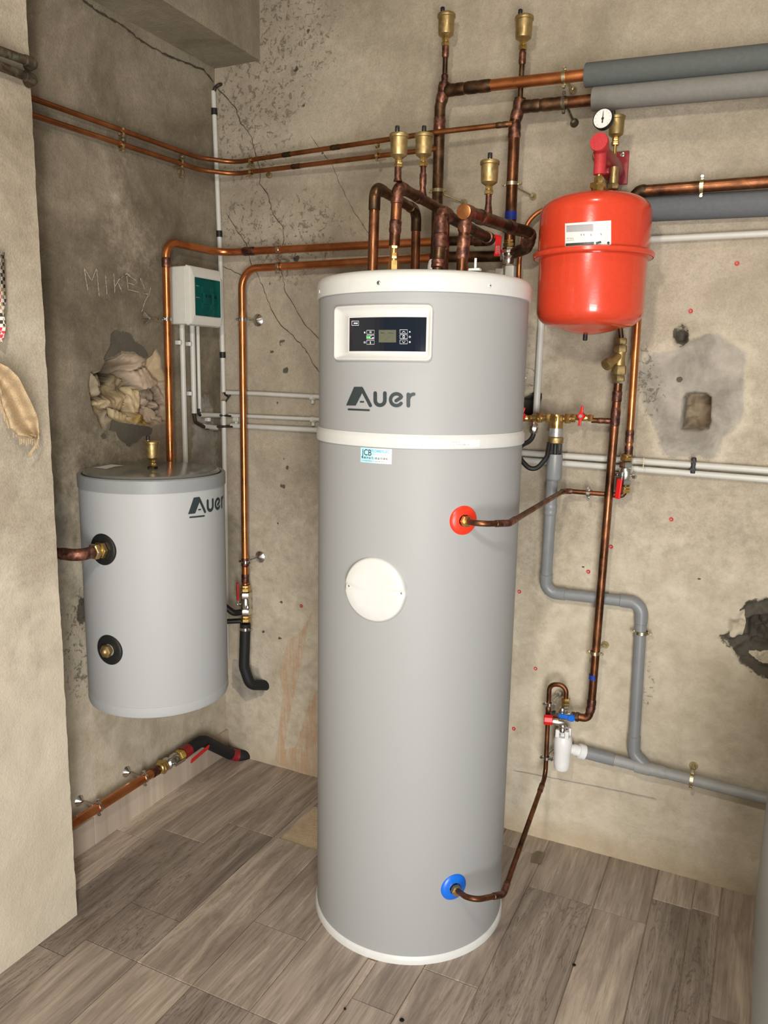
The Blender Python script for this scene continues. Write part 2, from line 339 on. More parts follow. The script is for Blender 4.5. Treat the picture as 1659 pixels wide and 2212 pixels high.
def lines(a, b, coarse, fines):
    xs = [a]
    while xs[-1] < b:
        st = coarse
        for f0, f1, s in fines:
            if f0-coarse <= xs[-1] < f1: st = min(st, s)
        xs.append(xs[-1]+st)
    return np.array(xs)
def wallgrid(name, us, vs, to3, D, c1, c2, c3, mat):
    U, V = np.meshgrid(us, vs, indexing='ij'); P = to3(U, V, D); nu, nv = U.shape
    me = bpy.data.meshes.new(name); idx = np.arange(nu*nv).reshape(nu, nv)
    q = np.stack([idx[:-1, :-1], idx[1:, :-1], idx[1:, 1:], idx[:-1, 1:]], -1).reshape(-1, 4)
    me.from_pydata(P.reshape(-1, 3).tolist(), [], q.tolist())
    for nme, c in (('c1', c1), ('c2', c2), ('c3', c3)):
        at = me.color_attributes.new(nme, 'FLOAT_COLOR', 'POINT'); at.data.foreach_set('color', np.clip(c, 0, 1).reshape(-1).astype(np.float32))
    me.polygons.foreach_set('use_smooth', [True]*len(me.polygons)); me.materials.append(mat); me.update()
    o = bpy.data.objects.new(name, me); COL.objects.link(o); struct(o); o['_o'] = [0., 0., 0.]; return o
def pw(pts): return [tuple(PY(x, y, YB)[[0, 2]]) for x, y in pts]
def pl(pts): return [tuple(PX(x, y, XL)[[1, 2]]) for x, y in pts]
# ---- back wall
us = lines(-2.12, 0.75, .016, [(-.70, .06, .006)]); vs = lines(0, 3.3, .016, [(.75, 1.80, .006)])
U, V = np.meshgrid(us, vs, indexing='ij'); n1 = fbm(U, V, 12, 11)-.5; n2 = fbm(U, V, 45, 21)-.5
D = n1*.006+ (fbm(U, V, 3, 31)-.5)*.012
niche = sdf(U, V, pw([(1474, 862), (1482, 850), (1500, 846), (1524, 849), (1536, 858), (1535, 912), (1530, 927), (1502, 931), (1470, 927)]))
D = D+sm(-niche, -.001, .007)*(.13+n2*.05)
drill = sdf(U, V, pw([(1452, 716), (1470, 708), (1486, 716), (1488, 734), (1474, 748), (1456, 742)])); D = D+sm(-drill, -.004, .02)*.07
dark = sdf(U, V, pw([(1100, 862), (1135, 858), (1154, 846), (1166, 850), (1158, 884), (1150, 898), (1100, 905)])); D = D+sm(-dark, -.002, .01)*.14
rh = sdf(U, V, pw([(1612, 1335), (1690, 1322), (1690, 1398), (1650, 1400), (1618, 1396)])); D = D+sm(-rh, -.002, .012)*(.07+n2*.06)
rb = sdf(U, V, pw([(1552, 1378), (1578, 1362), (1572, 1332), (1598, 1326), (1612, 1299), (1650, 1294), (1700, 1285), (1700, 1490), (1655, 1462), (1622, 1450), (1596, 1428), (1578, 1400)]))
D = D+sm(-rb, -.004, .012)*(.016+n2*.05+n1*.03)
c1 = np.zeros(U.shape+(4,)); c2 = np.zeros(U.shape+(4,)); c2[..., 3] = 1; c3 = np.ones(U.shape+(4,))
sf = lambda s, w=.03: sm(-s, -w, w)
cream = np.minimum(sdf(U, V, pw([(1576, 1332), (1606, 1318), (1612, 1345), (1604, 1376), (1580, 1378)])), sdf(U, V, pw([(1612, 1412), (1700, 1402), (1700, 1440), (1640, 1432)])))
blob_ = lambda cx, cyy, r, ry=None: np.exp(-(((U-PY(cx, cyy, YB)[0])/r)**2+((V-PY(cx, cyy, YB)[2])/(ry or r))**2))
c1[..., 0] = np.maximum.reduce([sf(rb, .05)*(1-sm(-cream, -.004, .004)), .9*sf(drill, .025), .62*blob_(1470, 722, .034, .05), sf(dark, .012), .75*sf(sdf(U, V, pw([(1105, 700), (1165, 690), (1160, 850), (1105, 862)])), .03)*.5])
rust = np.minimum(sdf(U, V, pw([(617, 1400), (622, 1380), (650, 1365), (664, 1338), (690, 1286), (694, 1286), (668, 1350), (656, 1420), (640, 1490), (625, 1560), (612, 1645), (594, 1640), (604, 1560), (612, 1490), (601, 1452)])), sdf(U, V, pw([(682, 1494), (720, 1450), (720, 1700), (600, 1650), (596, 1622), (640, 1612), (656, 1560), (664, 1530)])))
c1[..., 1] = np.maximum(sm(-rust, -.012, .012)*.85, .0)
blob = lambda cx, cyy, r, ry=None: np.exp(-(((U-PY(cx, cyy, YB)[0])/r)**2+((V-PY(cx, cyy, YB)[2])/(ry or r))**2))
c1[..., 2] = np.clip(sum(blob(*b) for b in [(630, 60, .2), (500, 240, .10), (520, 335, .14, .07), (590, 200, .16), (530, 480, .16, .12), (650, 520, .16), (1390, 800, .03, .1), (1410, 860, .04, .12), (1160, 840, .05, .14), (1400, 1480, .025, .14), ]), 0, 1)*.85+.22*sm(-U, .7, 1.3)
for x, y, r in [(622, 1010, .014), (612, 990, .010), (655, 960, .009), (600, 1130, .010), (612, 1050, .016), (640, 1120, .008), (610, 740, .020), (618, 800, .018), (588, 760, .012), (600, 870, .009), (640, 560, .022), (585, 610, .014), (700, 330, .010), (640, 150, .016), (655, 230, .012), (665, 70, .014), (1340, 1300, .006), (1260, 1225, .006), (1510, 1250, .006), (578, 1310, .012), (607, 1300, .012), (566, 1328, .012), (568, 1365, .014), (605, 1378, .012), (567, 1397, .011), (555, 1420, .009), (1467, 819, .012)]:
    c1[..., 0] = np.maximum(c1[..., 0], blob(x, y, r)*.8)
fil = sdf(U, V, pw([(1385, 790), (1402, 770), (1440, 758), (1500, 735), (1535, 715), (1570, 735), (1612, 760), (1604, 840), (1608, 900), (1565, 950), (1545, 990), (1430, 985), (1418, 930), (1385, 850)]))
c2[..., 0] = np.maximum(sf(fil, .065), .8*sf(sdf(U, V, pw([(500, 1420), (560, 1440), (575, 1500), (530, 1520), (500, 1480)])), .03))
hZ = V; c2[..., 1] = np.clip(.72*sm(-V, -1.45, -.7)+.30*sm(U, -.9, -.3)*sm(-V, -2.2, -.9), 0, .85)+.45*sm(-np.abs(fil), -.05, .0)+.8*blob(1165, 790, .05, .14)  # paler cream towards the floor, plus a pale rim round the filler
c2[..., 2] = np.clip(.52*sm(-V, -.16, -.0)+.38*blob(1300, 1860, .5, .12), 0, .8)
c1[..., 3] = sm(-niche, .0, .01); c3[..., :3] = np.array([.30, .235, .16])*(.75+.5*(n2+.5))[..., None]
wb = wallgrid('wall_back', us, vs, lambda u, v, d: np.stack([u, YB+d-.003, v], -1), D, c1, c2, c3, MT['pl_back'])
# back of the openings (rubble inside the niche)
# ---- left wall
us = lines(1.30, 2.80, .016, [(1.90, 2.45, .0045)]); vs = lines(0, 3.3, .016, [(1.36, 1.82, .0045)])
U, V = np.meshgrid(us, vs, indexing='ij'); n1 = fbm(U, V, 12, 41)-.5; n2 = fbm(U, V, 45, 51)-.5
z6 = lambda pts: pl([(180+x/8.5, 720+y/8.5) for x, y in pts])
hole = sdf(U, V, z6([(110, 700), (300, 700), (400, 550), (520, 500), (700, 380), (950, 400), (1120, 500), (1260, 400), (1310, 290), (1400, 450), (1410, 640), (1490, 800), (1600, 1080), (1600, 1600), (1480, 1660), (1150, 1690), (950, 1660), (700, 1630), (500, 1570), (420, 1650), (340, 1750), (240, 1520), (170, 1380), (130, 1200), (80, 950)]))
cav = sdf(U, V, z6([(430, 520), (700, 470), (1100, 560), (950, 690), (1060, 860), (1050, 1120), (760, 1230), (280, 1250), (440, 930), (400, 700)]))
pts = RS.rand(30, 2)*np.array([.46, .36])+np.array([1.96, 1.40]); cd = np.full(U.shape, 9.); c2d = np.full(U.shape, 9.); ci = np.zeros(U.shape, int)
for i, (a, b) in enumerate(pts):
    d = np.hypot(U-a+n1*.03, (V-b)*1.25+n2*.03); nw = d < cd; c2d = np.where(nw, cd, np.minimum(c2d, d)); cd = np.where(nw, d, cd); ci = np.where(nw, i, ci)
gx = RS.uniform(-.55, .55, (30, 2)); edge = sm(c2d-cd, 0, .010); tilt = gx[ci, 0]*(U-pts[ci, 0])+gx[ci, 1]*(V-pts[ci, 1]); hgt = RS.rand(30)*.032; kp = np.array([(.60, .48, .29), (.54, .41, .25), (.40, .31, .23), (.58, .46, .28), (.40, .26, .08), (.30, .25, .18), (.50, .39, .29)])[RS.randint(0, 7, 30)]
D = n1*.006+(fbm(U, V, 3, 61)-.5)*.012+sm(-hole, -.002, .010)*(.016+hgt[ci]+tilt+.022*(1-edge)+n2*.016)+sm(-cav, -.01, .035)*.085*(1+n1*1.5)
c1 = np.zeros(U.shape+(4,)); c2 = np.zeros(U.shape+(4,)); c2[..., 3] = 1; c3 = np.ones(U.shape+(4,))
up = sdf(U, V, z6([(520, -60), (860, 0), (960, 170), (1100, 260), (1190, 420), (1100, 440), (900, 340), (700, 340), (560, 410), (380, 480), (420, 350), (480, 220)]))
lo = sdf(U, V, z6([(500, 1560), (640, 1590), (980, 1680), (1100, 1660), (1260, 1760), (1220, 1860), (1060, 1900), (980, 2000), (850, 2080), (700, 1980), (600, 1820), (460, 1780)]))
dot = sdf(U, V, z6([(310, 1880), (360, 1830), (420, 1860), (410, 1930), (350, 1940)]))
gb = lambda cx, cyy, r, ry=None: np.exp(-(((U-PX(cx, cyy, XL)[1])/r)**2+((V-PX(cx, cyy, XL)[2])/(ry or r))**2))
c1[..., 0] = np.maximum.reduce([sm(-up, -.026, .026), sm(-lo, -.026, .026), sm(-dot, -.006, .006), .9*gb(178, 1320, .035, .06), .25*gb(165, 1280, .05, .1)])*(1-sm(-hole, -.004, .002))
c1[..., 2] = np.clip(.8*gb(175, 1390, .05, .2)+.5*gb(150, 1400, .1, .3), 0, 1)
c1[..., 3] = sm(-hole, -.003, .003); c3[..., :3] = kp[ci]*(.75+.5*(n2+.5))[..., None]*(.5+.5*edge)[..., None]*(1-.62*sm(-cav, -.01, .03))[..., None]  # cavity shadow is painted in by darkening the stone colour there
c2[..., 1] = np.clip(.95*sm(-V, -1.5, -.6)+.3*gb(300, 560, .12, .1)+.25*gb(250, 420, .1, .2)+.35*gb(200, 1100, .2, .3), 0, .95)  # left wall turns paler cream towards the floor, plus pale blotches
c2[..., 0] = np.clip(.6*gb(120, 1150, .1, .25)+.75*gb(440, 960, .12, .3), 0, 1)
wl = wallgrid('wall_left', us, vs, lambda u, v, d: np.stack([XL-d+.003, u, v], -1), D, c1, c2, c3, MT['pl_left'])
# ---- pier (front part of the left wall), beam, unseen rest of the room
def roughbox(name, x0, x1, y0, y1, z0, z1, mat, amp=.004, st=.03, seed=3):
    mb = MB()
    def face(o, a, b, na, nb):
        o, a, b = map(np.array, (o, a, b)); A, B = np.meshgrid(np.linspace(0, 1, na), np.linspace(0, 1, nb), indexing='ij')
        P = o+A[..., None]*a+B[..., None]*b; nn = unit(np.cross(a, b)); e = np.minimum.reduce([A*na, (1-A)*na, B*nb, (1-B)*nb]); k = np.clip(e/1.5, 0, 1)
        dd = (fbm(P[..., 0]+P[..., 1]*1.3, P[..., 2]+P[..., 0]*.7, 14, seed)-.5)*amp*2
        P = P+nn*(dd*k)[..., None]
        ed = (fbm(P[..., 2]*1., P[..., 2]*0+1, 30, seed+9)-.5)*amp*1.6
        P = P+np.array([0, 1, 0])*((P[..., 1] > y1-1e-3)*ed)[..., None]
        idx = np.arange(na*nb).reshape(na, nb); q = np.stack([idx[:-1, :-1], idx[1:, :-1], idx[1:, 1:], idx[:-1, 1:]], -1).reshape(-1, 4); mb.add(P.reshape(-1, 3), q.tolist())
    nx, ny, nz = [max(2, int(d/st)) for d in (x1-x0, y1-y0, z1-z0)]
    face((x1, y0, z0), (0, y1-y0, 0), (0, 0, z1-z0), ny, nz); face((x1, y1, z0), (x0-x1, 0, 0), (0, 0, z1-z0), nx, nz)
    face((x0, y0, z0), (x1-x0, 0, 0), (0, 0, z1-z0), nx, nz); face((x0, y1, z0), (x1-x0, 0, 0), (0, y0-y1, 0), nx, ny)
    face((x0, y0, z1), (x1-x0, 0, 0), (0, y1-y0, 0), nx, ny); face((x0, y1, z0), (0, y0-y1, 0), (0, 0, z1-z0), ny, nz)
    me = mb.build(name, mat, None, True, (0, 0, 0), 60); return struct(me)
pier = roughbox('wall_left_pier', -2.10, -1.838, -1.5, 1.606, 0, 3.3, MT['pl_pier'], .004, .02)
beam = roughbox('trim_1', XL-.02, -1.868, 1.3, YB+.02, 2.883, 3.3, MT['pl_beam'], .004, .03, 12)
mb = MB(); box(mb, (-.6, .6, 3.33), (4.2, 4.6, .06)); ce = struct(mb.build('ceiling', MT['pl_beam'], None, False))
# ---- floor of wood look tiles
def floor():
    V = []; Fc = []; T = []
    cols = [(-2.14, -1.934, [.2, .9, 1.6, 2.02, 2.75], .95), (-1.930, -1.732, [.05, .76, 1.457, 2.10, 2.75], None), (-1.728, -1.527, [.2, .87, 1.538, 1.729, 2.25, 2.75], None), (-1.523, -1.325, [.1, .85, 1.538, 2.256, 2.75], None),
            (-1.321, -1.127, [.2, .86, 1.538, 1.84, 2.256, 2.75], None), (-1.123, -.928, [.1, .8, 1.538, 2.2, 2.75], None), (-.924, -.90, [0, 1.0, 1.86], 1.), (-.896, -.766, [.3, .98, 1.707, 2.40, 2.75], None),
            (-.762, -.596, [.1, 1.1, 1.9, 2.60, 2.75], None), (-.592, -.374, [.2, 1.0, 1.7, 2.41, 2.75], None), (-.370, -.206, [.1, .9, 1.6, 2.40, 2.75], None), (-.202, -.082, [.2, .95, 1.8, 2.54, 2.75], None), (-.078, .002, [.2, .95, 1.8, 2.55, 2.75], None),
            (.006, .20, [.1, .8, 1.5, 2.1, 2.75], None), (.204, .40, [.2, .9, 1.6, 2.3, 2.75], None), (.404, .75, [.2, .9, 1.6, 2.3, 2.75], None)]
    tones = {(0, 3): .95, (0, 4): .9, (1, 3): .35, (1, 4): .25, (1, 2): .75, (2, 2): .62, (2, 3): .45, (2, 4): .22, (2, 5): .3, (3, 3): .62, (3, 2): .8, (4, 3): .22, (4, 4): .6, (4, 2): .75, (5, 3): .5, (7, 3): .5, (7, 4): .4, (9, 4): .25, (9, 3): .68, (10, 4): .65, (10, 3): .55, (11, 4): .22, (11, 3): .30, (12, 3): .4, (12, 4): .3, (8, 3): .55}
    for i, (x0, x1, ys, tn) in enumerate(cols):
        ys = [-1.6]+ys
        for j in range(1, len(ys)):
            y0, y1 = ys[j-1]+.0007, ys[j]-.0007
            if i == 6 and j == 3: y1 = 1.86
            x0_, x1_ = x0-.0014, x1+.0014; rects = [(x0_, x1_, y0, y1)]
            if i in (3, 4) and y0 > 2.24: rects = [(max(x0, -1.19), x1, y0, y1)] if i == 4 else [(x0, -1.500, y0, y1)]
            if i in (3, 4) and y0 > 2.24: rects.append((max(x0, -1.498), min(x1, -1.19), 2.50, y1))
            for a, b, c, d in rects:
                if b-a < .01: continue
                z = .0+random.uniform(0, .0012); n = len(V); e = .0015
                V += [(a, c, z-.004), (b, c, z-.004), (b, d, z-.004), (a, d, z-.004), (a+e, c+e, z), (b-e, c+e, z), (b-e, d-e, z), (a+e, d-e, z)]
                Fc += [(n+4, n+5, n+6, n+7), (n, n+1, n+5, n+4), (n+1, n+2, n+6, n+5), (n+2, n+3, n+7, n+6), (n+3, n, n+4, n+7)]
                t = tn if tn is not None else tones.get((i, j), random.uniform(.35, .75)); rr = random.random(); kk = 1. if t < .4 else random.choice([.2, .5, .1]); T += [(t, rr, kk, 1)]*5
    me = bpy.data.meshes.new('floor'); me.from_pydata(V, [], Fc); at = me.color_attributes.new('tone', 'FLOAT_COLOR', 'CORNER')
    col = []
    for p in me.polygons: col += list(T[p.index])*p.loop_total
    at.data.foreach_set('color', np.array(col, dtype=np.float32)); me.materials.append(MT['tile']); me.update()
    o = bpy.data.objects.new('floor', me); COL.objects.link(o); struct(o); return o
fl = floor(); fl['_o'] = [0., 0., 0.]
mb = MB(); box(mb, (-.6, .6, -.034), (4.4, 4.6, .06)); sb = mb.build('subfloor', MT['screed'], fl, False); sb['label'] = 'raw screed showing where a tile is missing'
mb = MB(); P0 = [PZ(x, y, .0025) for x, y in [(1160, 1838), (1178, 1842), (1168, 1866), (1145, 1862), (1150, 1845)]]; mb.add(P0, [tuple(range(5))]); g = mb.build('glue_stain', simple('brown_glue', (.17, .135, .085), .6), fl, False); g['label'] = 'brown glue stain on the tiles'
# small chips of dirt on the tiles
for x, y, r in [(1240, 2085, .006), (868, 2204, .007), (745, 2180, .004)]:
    mb = MB(); lathe(mb, [(r*.8, 0), (r, .0015), (r*.5, .004)], PZ(x, y, .0012), (0, 0, 1), 7); tag(mb.build('grit_crumb', MT['hole'], None), {1240: 'dark crumb of grit on the tiles right of the tall water heater', 868: 'dark crumb at the bottom edge of the photo below the heater', 745: 'tiny dark crumb on the joint left of the pale tile strip'}[x], 'grit')
bbm = MB(); a0, a1, a2 = PX(150, 1800, XL+.012), PX(203, 1768, XL+.012), PX(420, 1655, XL+.012)
for (ya, yb_, zt) in ((1.56, a1[1]-.002, a1[2]+.004), (a1[1]+.001, YB, a1[2]+.012)): box(bbm, (XL+.006, (ya+yb_)/2, zt/2), (.013, yb_-ya, zt), bev=.0015)
bb = struct(bbm.build('baseboard_left', MT['tile'], None, False))
at = bb.data.color_attributes.new('tone', 'FLOAT_COLOR', 'CORNER'); at.data.foreach_set('color', np.tile(np.array([.95, .4, .1, 1], dtype=np.float32), len(bb.data.loops)))
# ---- cracks, ink line, scratched letters: ribbons seated on the wall faces
def ribbon(mb, pts, wd, nrm, jit=0.):
    pts = [np.array(p) for p in pts]; V = []
    for i, p in enumerate(pts):
        t = unit(pts[min(i+1, len(pts)-1)]-pts[max(i-1, 0)]); s = unit(np.cross(t, nrm)); ww = wd*(1+jit*random.uniform(-1, 1))*(0.4 if i in (0, len(pts)-1) else 1)
        V += [p-s*ww/2, p+s*ww/2]
    return mb.add(V, [(2*i, 2*i+1, 2*i+3, 2*i+2) for i in range(len(pts)-1)])
def dens(pts, step, jit):
    out = []
    for a, b in zip(pts[:-1], pts[1:]):
        n = max(1, int(math.hypot(b[0]-a[0], b[1]-a[1])/step))
        for k in range(n): out.append((a[0]+(b[0]-a[0])*k/n+random.uniform(-jit, jit), a[1]+(b[1]-a[1])*k/n+random.uniform(-jit, jit)))
    return out+[pts[-1]]
def surf_back(pts, off): # follow the wall relief by sampling the grid mesh
    return [PY(x, y, YB-off) for x, y in pts]
z1 = lambda P, ox=0, oy=0, s=2.37: [(ox+x/s, oy+y/s) for x, y in P]
for pts, wd in [(z1([(1110, 450), (1150, 490), (1210, 560), (1225, 620), (1290, 700), (1300, 770), (1330, 860), (1330, 940), (1370, 1000), (1400, 1100), (1450, 1160), (1455, 1220), (1445, 1260)]), .0030),
                (z1([(1160, 1090), (1200, 1160), (1260, 1250), (1280, 1340), (1320, 1410), (1350, 1477), (1390, 1587), (1440, 1667), (1500, 1717), (1560, 1787), (1620, 1887), (1660, 1950)]), .0025),
                (z1([(1440, 1380), (1460, 1490), (1520, 1590), (1560, 1660), (1620, 1720), (1660, 1760)]), .0023), ([(670, 290), (690, 320), (720, 360), (735, 400), (760, 450), (800, 510)], .0014), ([(480, 575), (500, 583), (530, 600)], .002)]:
    mb = MB(); ribbon(mb, surf_back(dens(pts, 7, 1.3), .0075), wd, np.array([0, -1., 0]), .45); mb.build('crack', MT['crack'], wb, False)
mb = MB(); ribbon(mb, surf_back(dens([(1110, 1665), (1240, 1690), (1330, 1708), (1418, 1727)], 9, .4), .0075), .0022, np.array([0, -1., 0]), .3); o = mb.build('ink_line', MT['ink_g'], wb, False); o['label'] = 'thin ruled ink line'
mb = MB(); ribbon(mb, [PX(x, y, XL+.008) for x, y in dens([(170, -10), (205, 20), (260, 52), (300, 85), (350, 115), (400, 135), (440, 152), (462, 178)], 7, 1.6)], .006, np.array([1., 0, 0]), .5); mb.build('crack', MT['crack'], wl, False)
Z4 = lambda P: [(x/2.37, 480+y/2.37) for x, y in P]
let = MB()
for st in [[(450, 350), (440, 290), (432, 235)], [(432, 235), (470, 300)], [(470, 300), (495, 235)], [(495, 235), (508, 380)], [(540, 270), (548, 370)], [(583, 262), (588, 362)], [(588, 330), (612, 290), (640, 268)], [(600, 300), (625, 355)], [(612, 290), (650, 262), (668, 275)], [(650, 275), (655, 345), (712, 358)], [(655, 310), (690, 322)], [(652, 268), (700, 300)], [(718, 285), (742, 345)], [(772, 330), (765, 365), (745, 400), (725, 458)], [(735, 365), (768, 372)]]:
    for k in range(2): ribbon(let, [PX(x+random.uniform(-.6, .6), y, XL+.0085+.0004*k) for x, y in dens(Z4(st), 3, .5)], .0022, np.array([1., 0, 0]), .8)
o = let.build('scratched_writing', MT['chalk'], wl, False); o['label'] = 'pale hand scratched letters'
# ------------------------------------------------------------------ generic builders
def cylmap(C, r, th, z, off=0.): return (C[0]+(r+off)*math.cos(th), C[1]+(r+off)*math.sin(th), z)
def stroke2(mb, pts, wd, f, closed=False, cap=True):
    """flat pen stroke in 2D mapped by f(u,v)"""
    P = [np.array(p, float) for p in pts]; V = []; n = len(P)
    for i in range(n):
        t = unit(P[min(i+1, n-1)]-P[max(i-1, 0)]); s = np.array([-t[1], t[0]]); V += [f(*(P[i]-s*wd/2)), f(*(P[i]+s*wd/2))]
    mb.add(V, [(2*i, 2*i+1, 2*i+3, 2*i+2) for i in range(n-1)])
    if cap:
        for i, t in ((0, unit(P[0]-P[1])), (n-1, unit(P[-1]-P[-2]))):
            a0 = math.atan2(t[1], t[0]); mb.add([f(*P[i])]+[f(*(P[i]+wd/2*np.array([math.cos(a0+q), math.sin(a0+q)]))) for q in np.linspace(-math.pi/2, math.pi/2, 7)], [(0, k, k+1) for k in range(1, 7)])
    return mb
def arc(cx, cy_, r, a, b, n=14, ry=None): return [(cx+r*math.cos(math.radians(q)), cy_+(ry or r)*math.sin(math.radians(q))) for q in np.linspace(a, b, n)]
def seg(a, b, n=5): return [(a[0]+(b[0]-a[0])*k/n, a[1]+(b[1]-a[1])*k/n) for k in range(n+1)]
def logo(mb, f):
    """f maps design units (x right, y down) to 3D"""
    q = [(60, 1778), (215, 1780), (345, 1530), (190, 1475)]
    G = [[f(*(np.array(q[0])*(1-a)*(1-b)+np.array(q[1])*a*(1-b)+np.array(q[2])*a*b+np.array(q[3])*(1-a)*b)) for b in np.linspace(0, 1, 7)] for a in np.linspace(0, 1, 7)]
    mb.add([p for r in G for p in r], [(i*7+j, i*7+7+j, i*7+8+j, i*7+j+1) for i in range(6) for j in range(6)])
    stroke2(mb, seg((205, 1497), (312, 1497), 4), 44, f); stroke2(mb, seg((312, 1505), (455, 1780), 7), 54, f)
    stroke2(mb, seg((285, 1720), (352, 1720), 3), 26, f, cap=False); stroke2(mb, seg((100, 1842), (432, 1856), 8), 30, f)
    stroke2(mb, seg((533, 1578), (533, 1695), 4)+arc(611, 1697, 78, 180, 0, 14)[1:]+seg((690, 1695), (690, 1578), 4)[1:], 60, f)
    stroke2(mb, arc(878, 1685, 96, 38, 330, 26)+seg((950, 1652), (872, 1702), 3), 56, f)
    stroke2(mb, seg((1072, 1782), (1072, 1600), 4), 62, f); stroke2(mb, arc(1165, 1680, 86, 190, 268, 8), 54, f)
    return mb
def text3(mb, body, size, f, xalign='LEFT', bold=0., sx=1.):
    cu = bpy.data.curves.new('t', 'FONT'); cu.body = body; cu.size = size; cu.align_x = xalign; cu.offset = bold; cu.resolution_u = 3
    ob = bpy.data.objects.new('t', cu); COL.objects.link(ob); dg = bpy.context.evaluated_depsgraph_get(); dg.update()
    me = bpy.data.meshes.new_from_object(ob.evaluated_get(dg)); mb.add([f(v.co.x*sx, v.co.y) for v in me.vertices], [tuple(p.vertices) for p in me.polygons])
    bpy.data.objects.remove(ob); bpy.data.curves.remove(cu); bpy.data.meshes.remove(me); return mb
# ---- air vents: one built, the others copied
def make_vent():
    t = thing('air_vent', '', 'air vent', (0, 0, 0))
    b = MB(); lathe(b, [(.010, .022), (.016, .026), (.0215, .030), (.0225, .036), (.0235, .070), (.0235, .074), (.026, .0755), (.0265, .0785), (.026, .0835), (.0245, .085), (.012, .0862), (.001, .0865)], n=40); b.build('body', MT['brass_cast'], t)
    b = MB(); hexn(b, (0, 0, 0), (0, 0, 1), .0125, .011); lathe(b, [(.008, .010), (.008, .024)], n=20); hexn(b, (0, 0, .0125), (0, 0, 1), .0105, .010); b.build('hex_neck', MT['brass'], t)
    b = MB(); lathe(b, [(.004, .085), (.004, .091)], (-.011, -.004, 0), n=12); b.build('valve_stem', MT['nickel'], t)
    b = MB(); lathe(b, [(.0055, .0885), (.0062, .090), (.0062, .101), (.005, .1025)], (-.011, -.004, 0), n=18); b.build('valve_cap', MT['rubber'], t)
    return t
vent0 = make_vent(); ventused = [False]
def dup(root):
    r = root.copy(); COL.objects.link(r)
    for ch in list(root.children):
        c = ch.copy(); COL.objects.link(c); c.parent = r
        for gch in ch.children: d = gch.copy(); COL.objects.link(d); d.parent = c
    return r
def vent(p, label, sc=1., rz=0.):
    r = vent0 if not ventused[0] else dup(vent0); ventused[0] = True; r.location = tuple(p); r.scale = (sc, sc, sc); r.rotation_euler = (0, 0, rz); r['label'] = label; r['group'] = 'brass automatic air vents'; return r
# ---- pipes
def pipe(name, label, cat, pts, r, bend=.04, mat='cu_old', fit=(), cpl=(), fmat='cu_joint', fl_=.03, grow=1.13, parts=None, n=18, group=None):
    """fit: vertex indices with an elbow fitting; cpl: (arc fraction, half length) couplings"""
    P, L, mids = smoothpath(pts, bend); og = tuple((P.min(0)+P.max(0))/2)
    if not fit and not cpl and not parts:
        mb = MB(); sweep(mb, P, r, n); return tag(mb.build(name, MT[mat], None), label, cat, group)
    t = thing(name, label, cat, og, group); mb = MB(); sweep(mb, P, r, n); mb.build('tube', MT[mat], t)
    for i in fit:
        bl = (bend[i] if isinstance(bend, (list, tuple)) else bend)*.8+fl_; q = cut(P, L, mids[i]-bl, mids[i]+bl); rr = [r*grow]*len(q); rr[0] = rr[-1] = r*1.02
        q = [q[0]]+q+[q[-1]]; q[1] = q[1]+unit(q[2]-q[0])*.0015; q[-2] = q[-2]-unit(q[-1]-q[-3])*.0015; rr = [r*1.0]+[r*grow]*(len(q)-2)+[r*1.0]
        mb = MB(); sweep(mb, q, rr, n); mb.build('elbow_fitting', MT[fmat], t)
    for f, h in cpl:
        s = f*L[-1]; q = cut(P, L, s-h, s+h); m = []
        for k in range(9): m.append(np.array([np.interp(s-h+2*h*k/8, L, P[:, j]) for j in range(3)]))
        rr = [r, r*grow, r*grow, r*grow, r*(grow-.07), r*grow, r*grow, r*grow, r]; mb = MB(); sweep(mb, m, rr, n); mb.build('coupling', MT[fmat], t)
    return t
# ---- pipe clamps with wall rosette
def clamp(c, d, wdir, r, dist, label, rose=True, mat='chrome', double=None, ear=None, rr=.017, off=None):
    c = np.array(c, float); d = unit(d); wdir = unit(wdir); t = thing('pipe_clamp', label, 'pipe clamp', c); s = unit(np.cross(d, wdir)); m = MT[mat]
    b = MB(); ringband(b, c, d, r*1.02, r+.0028, .011)
    for k in (-1, 1): box(b, c+s*k*(r+.008), (.013, .009, .006), np.array([s, d, wdir]), .001)
    b.build('band', m, t)
    for k in (-1, 1):
        b = MB(); lathe(b, [(.0045, -.008), (.0055, -.006), (.0055, -.003), (.003, -.003), (.003, .007)], c+s*k*(r+.010), wdir, 12); b.build('screw', m, t)
    b = MB(); e = c+wdir*r; f = c+wdir*dist
    if off is not None: f = f+np.array(off); sweep(b, [e, e+wdir*(dist-r)*.4, f-wdir*.01, f], .0035, 8)
    else: lathe(b, [(.0035, 0), (.0035, dist-r)], e, wdir, 10)
    b.build('rod', m, t)
    if rose: b = MB(); lathe(b, [(.005, -.018), (.008, -.014), (rr, -.001), (rr, .0005)], f, wdir, 24); b.build('rosette', m, t)
    return t
# ---- lever valve
def leverarm(mb, a, d, n, w_, l, th=.006):
    a = np.array(a, float); d = unit(d); n = unit(n); s = np.cross(n, d); box(mb, a+d*l/2, (w_, l, th), np.array([s, d, n]), th*.4)
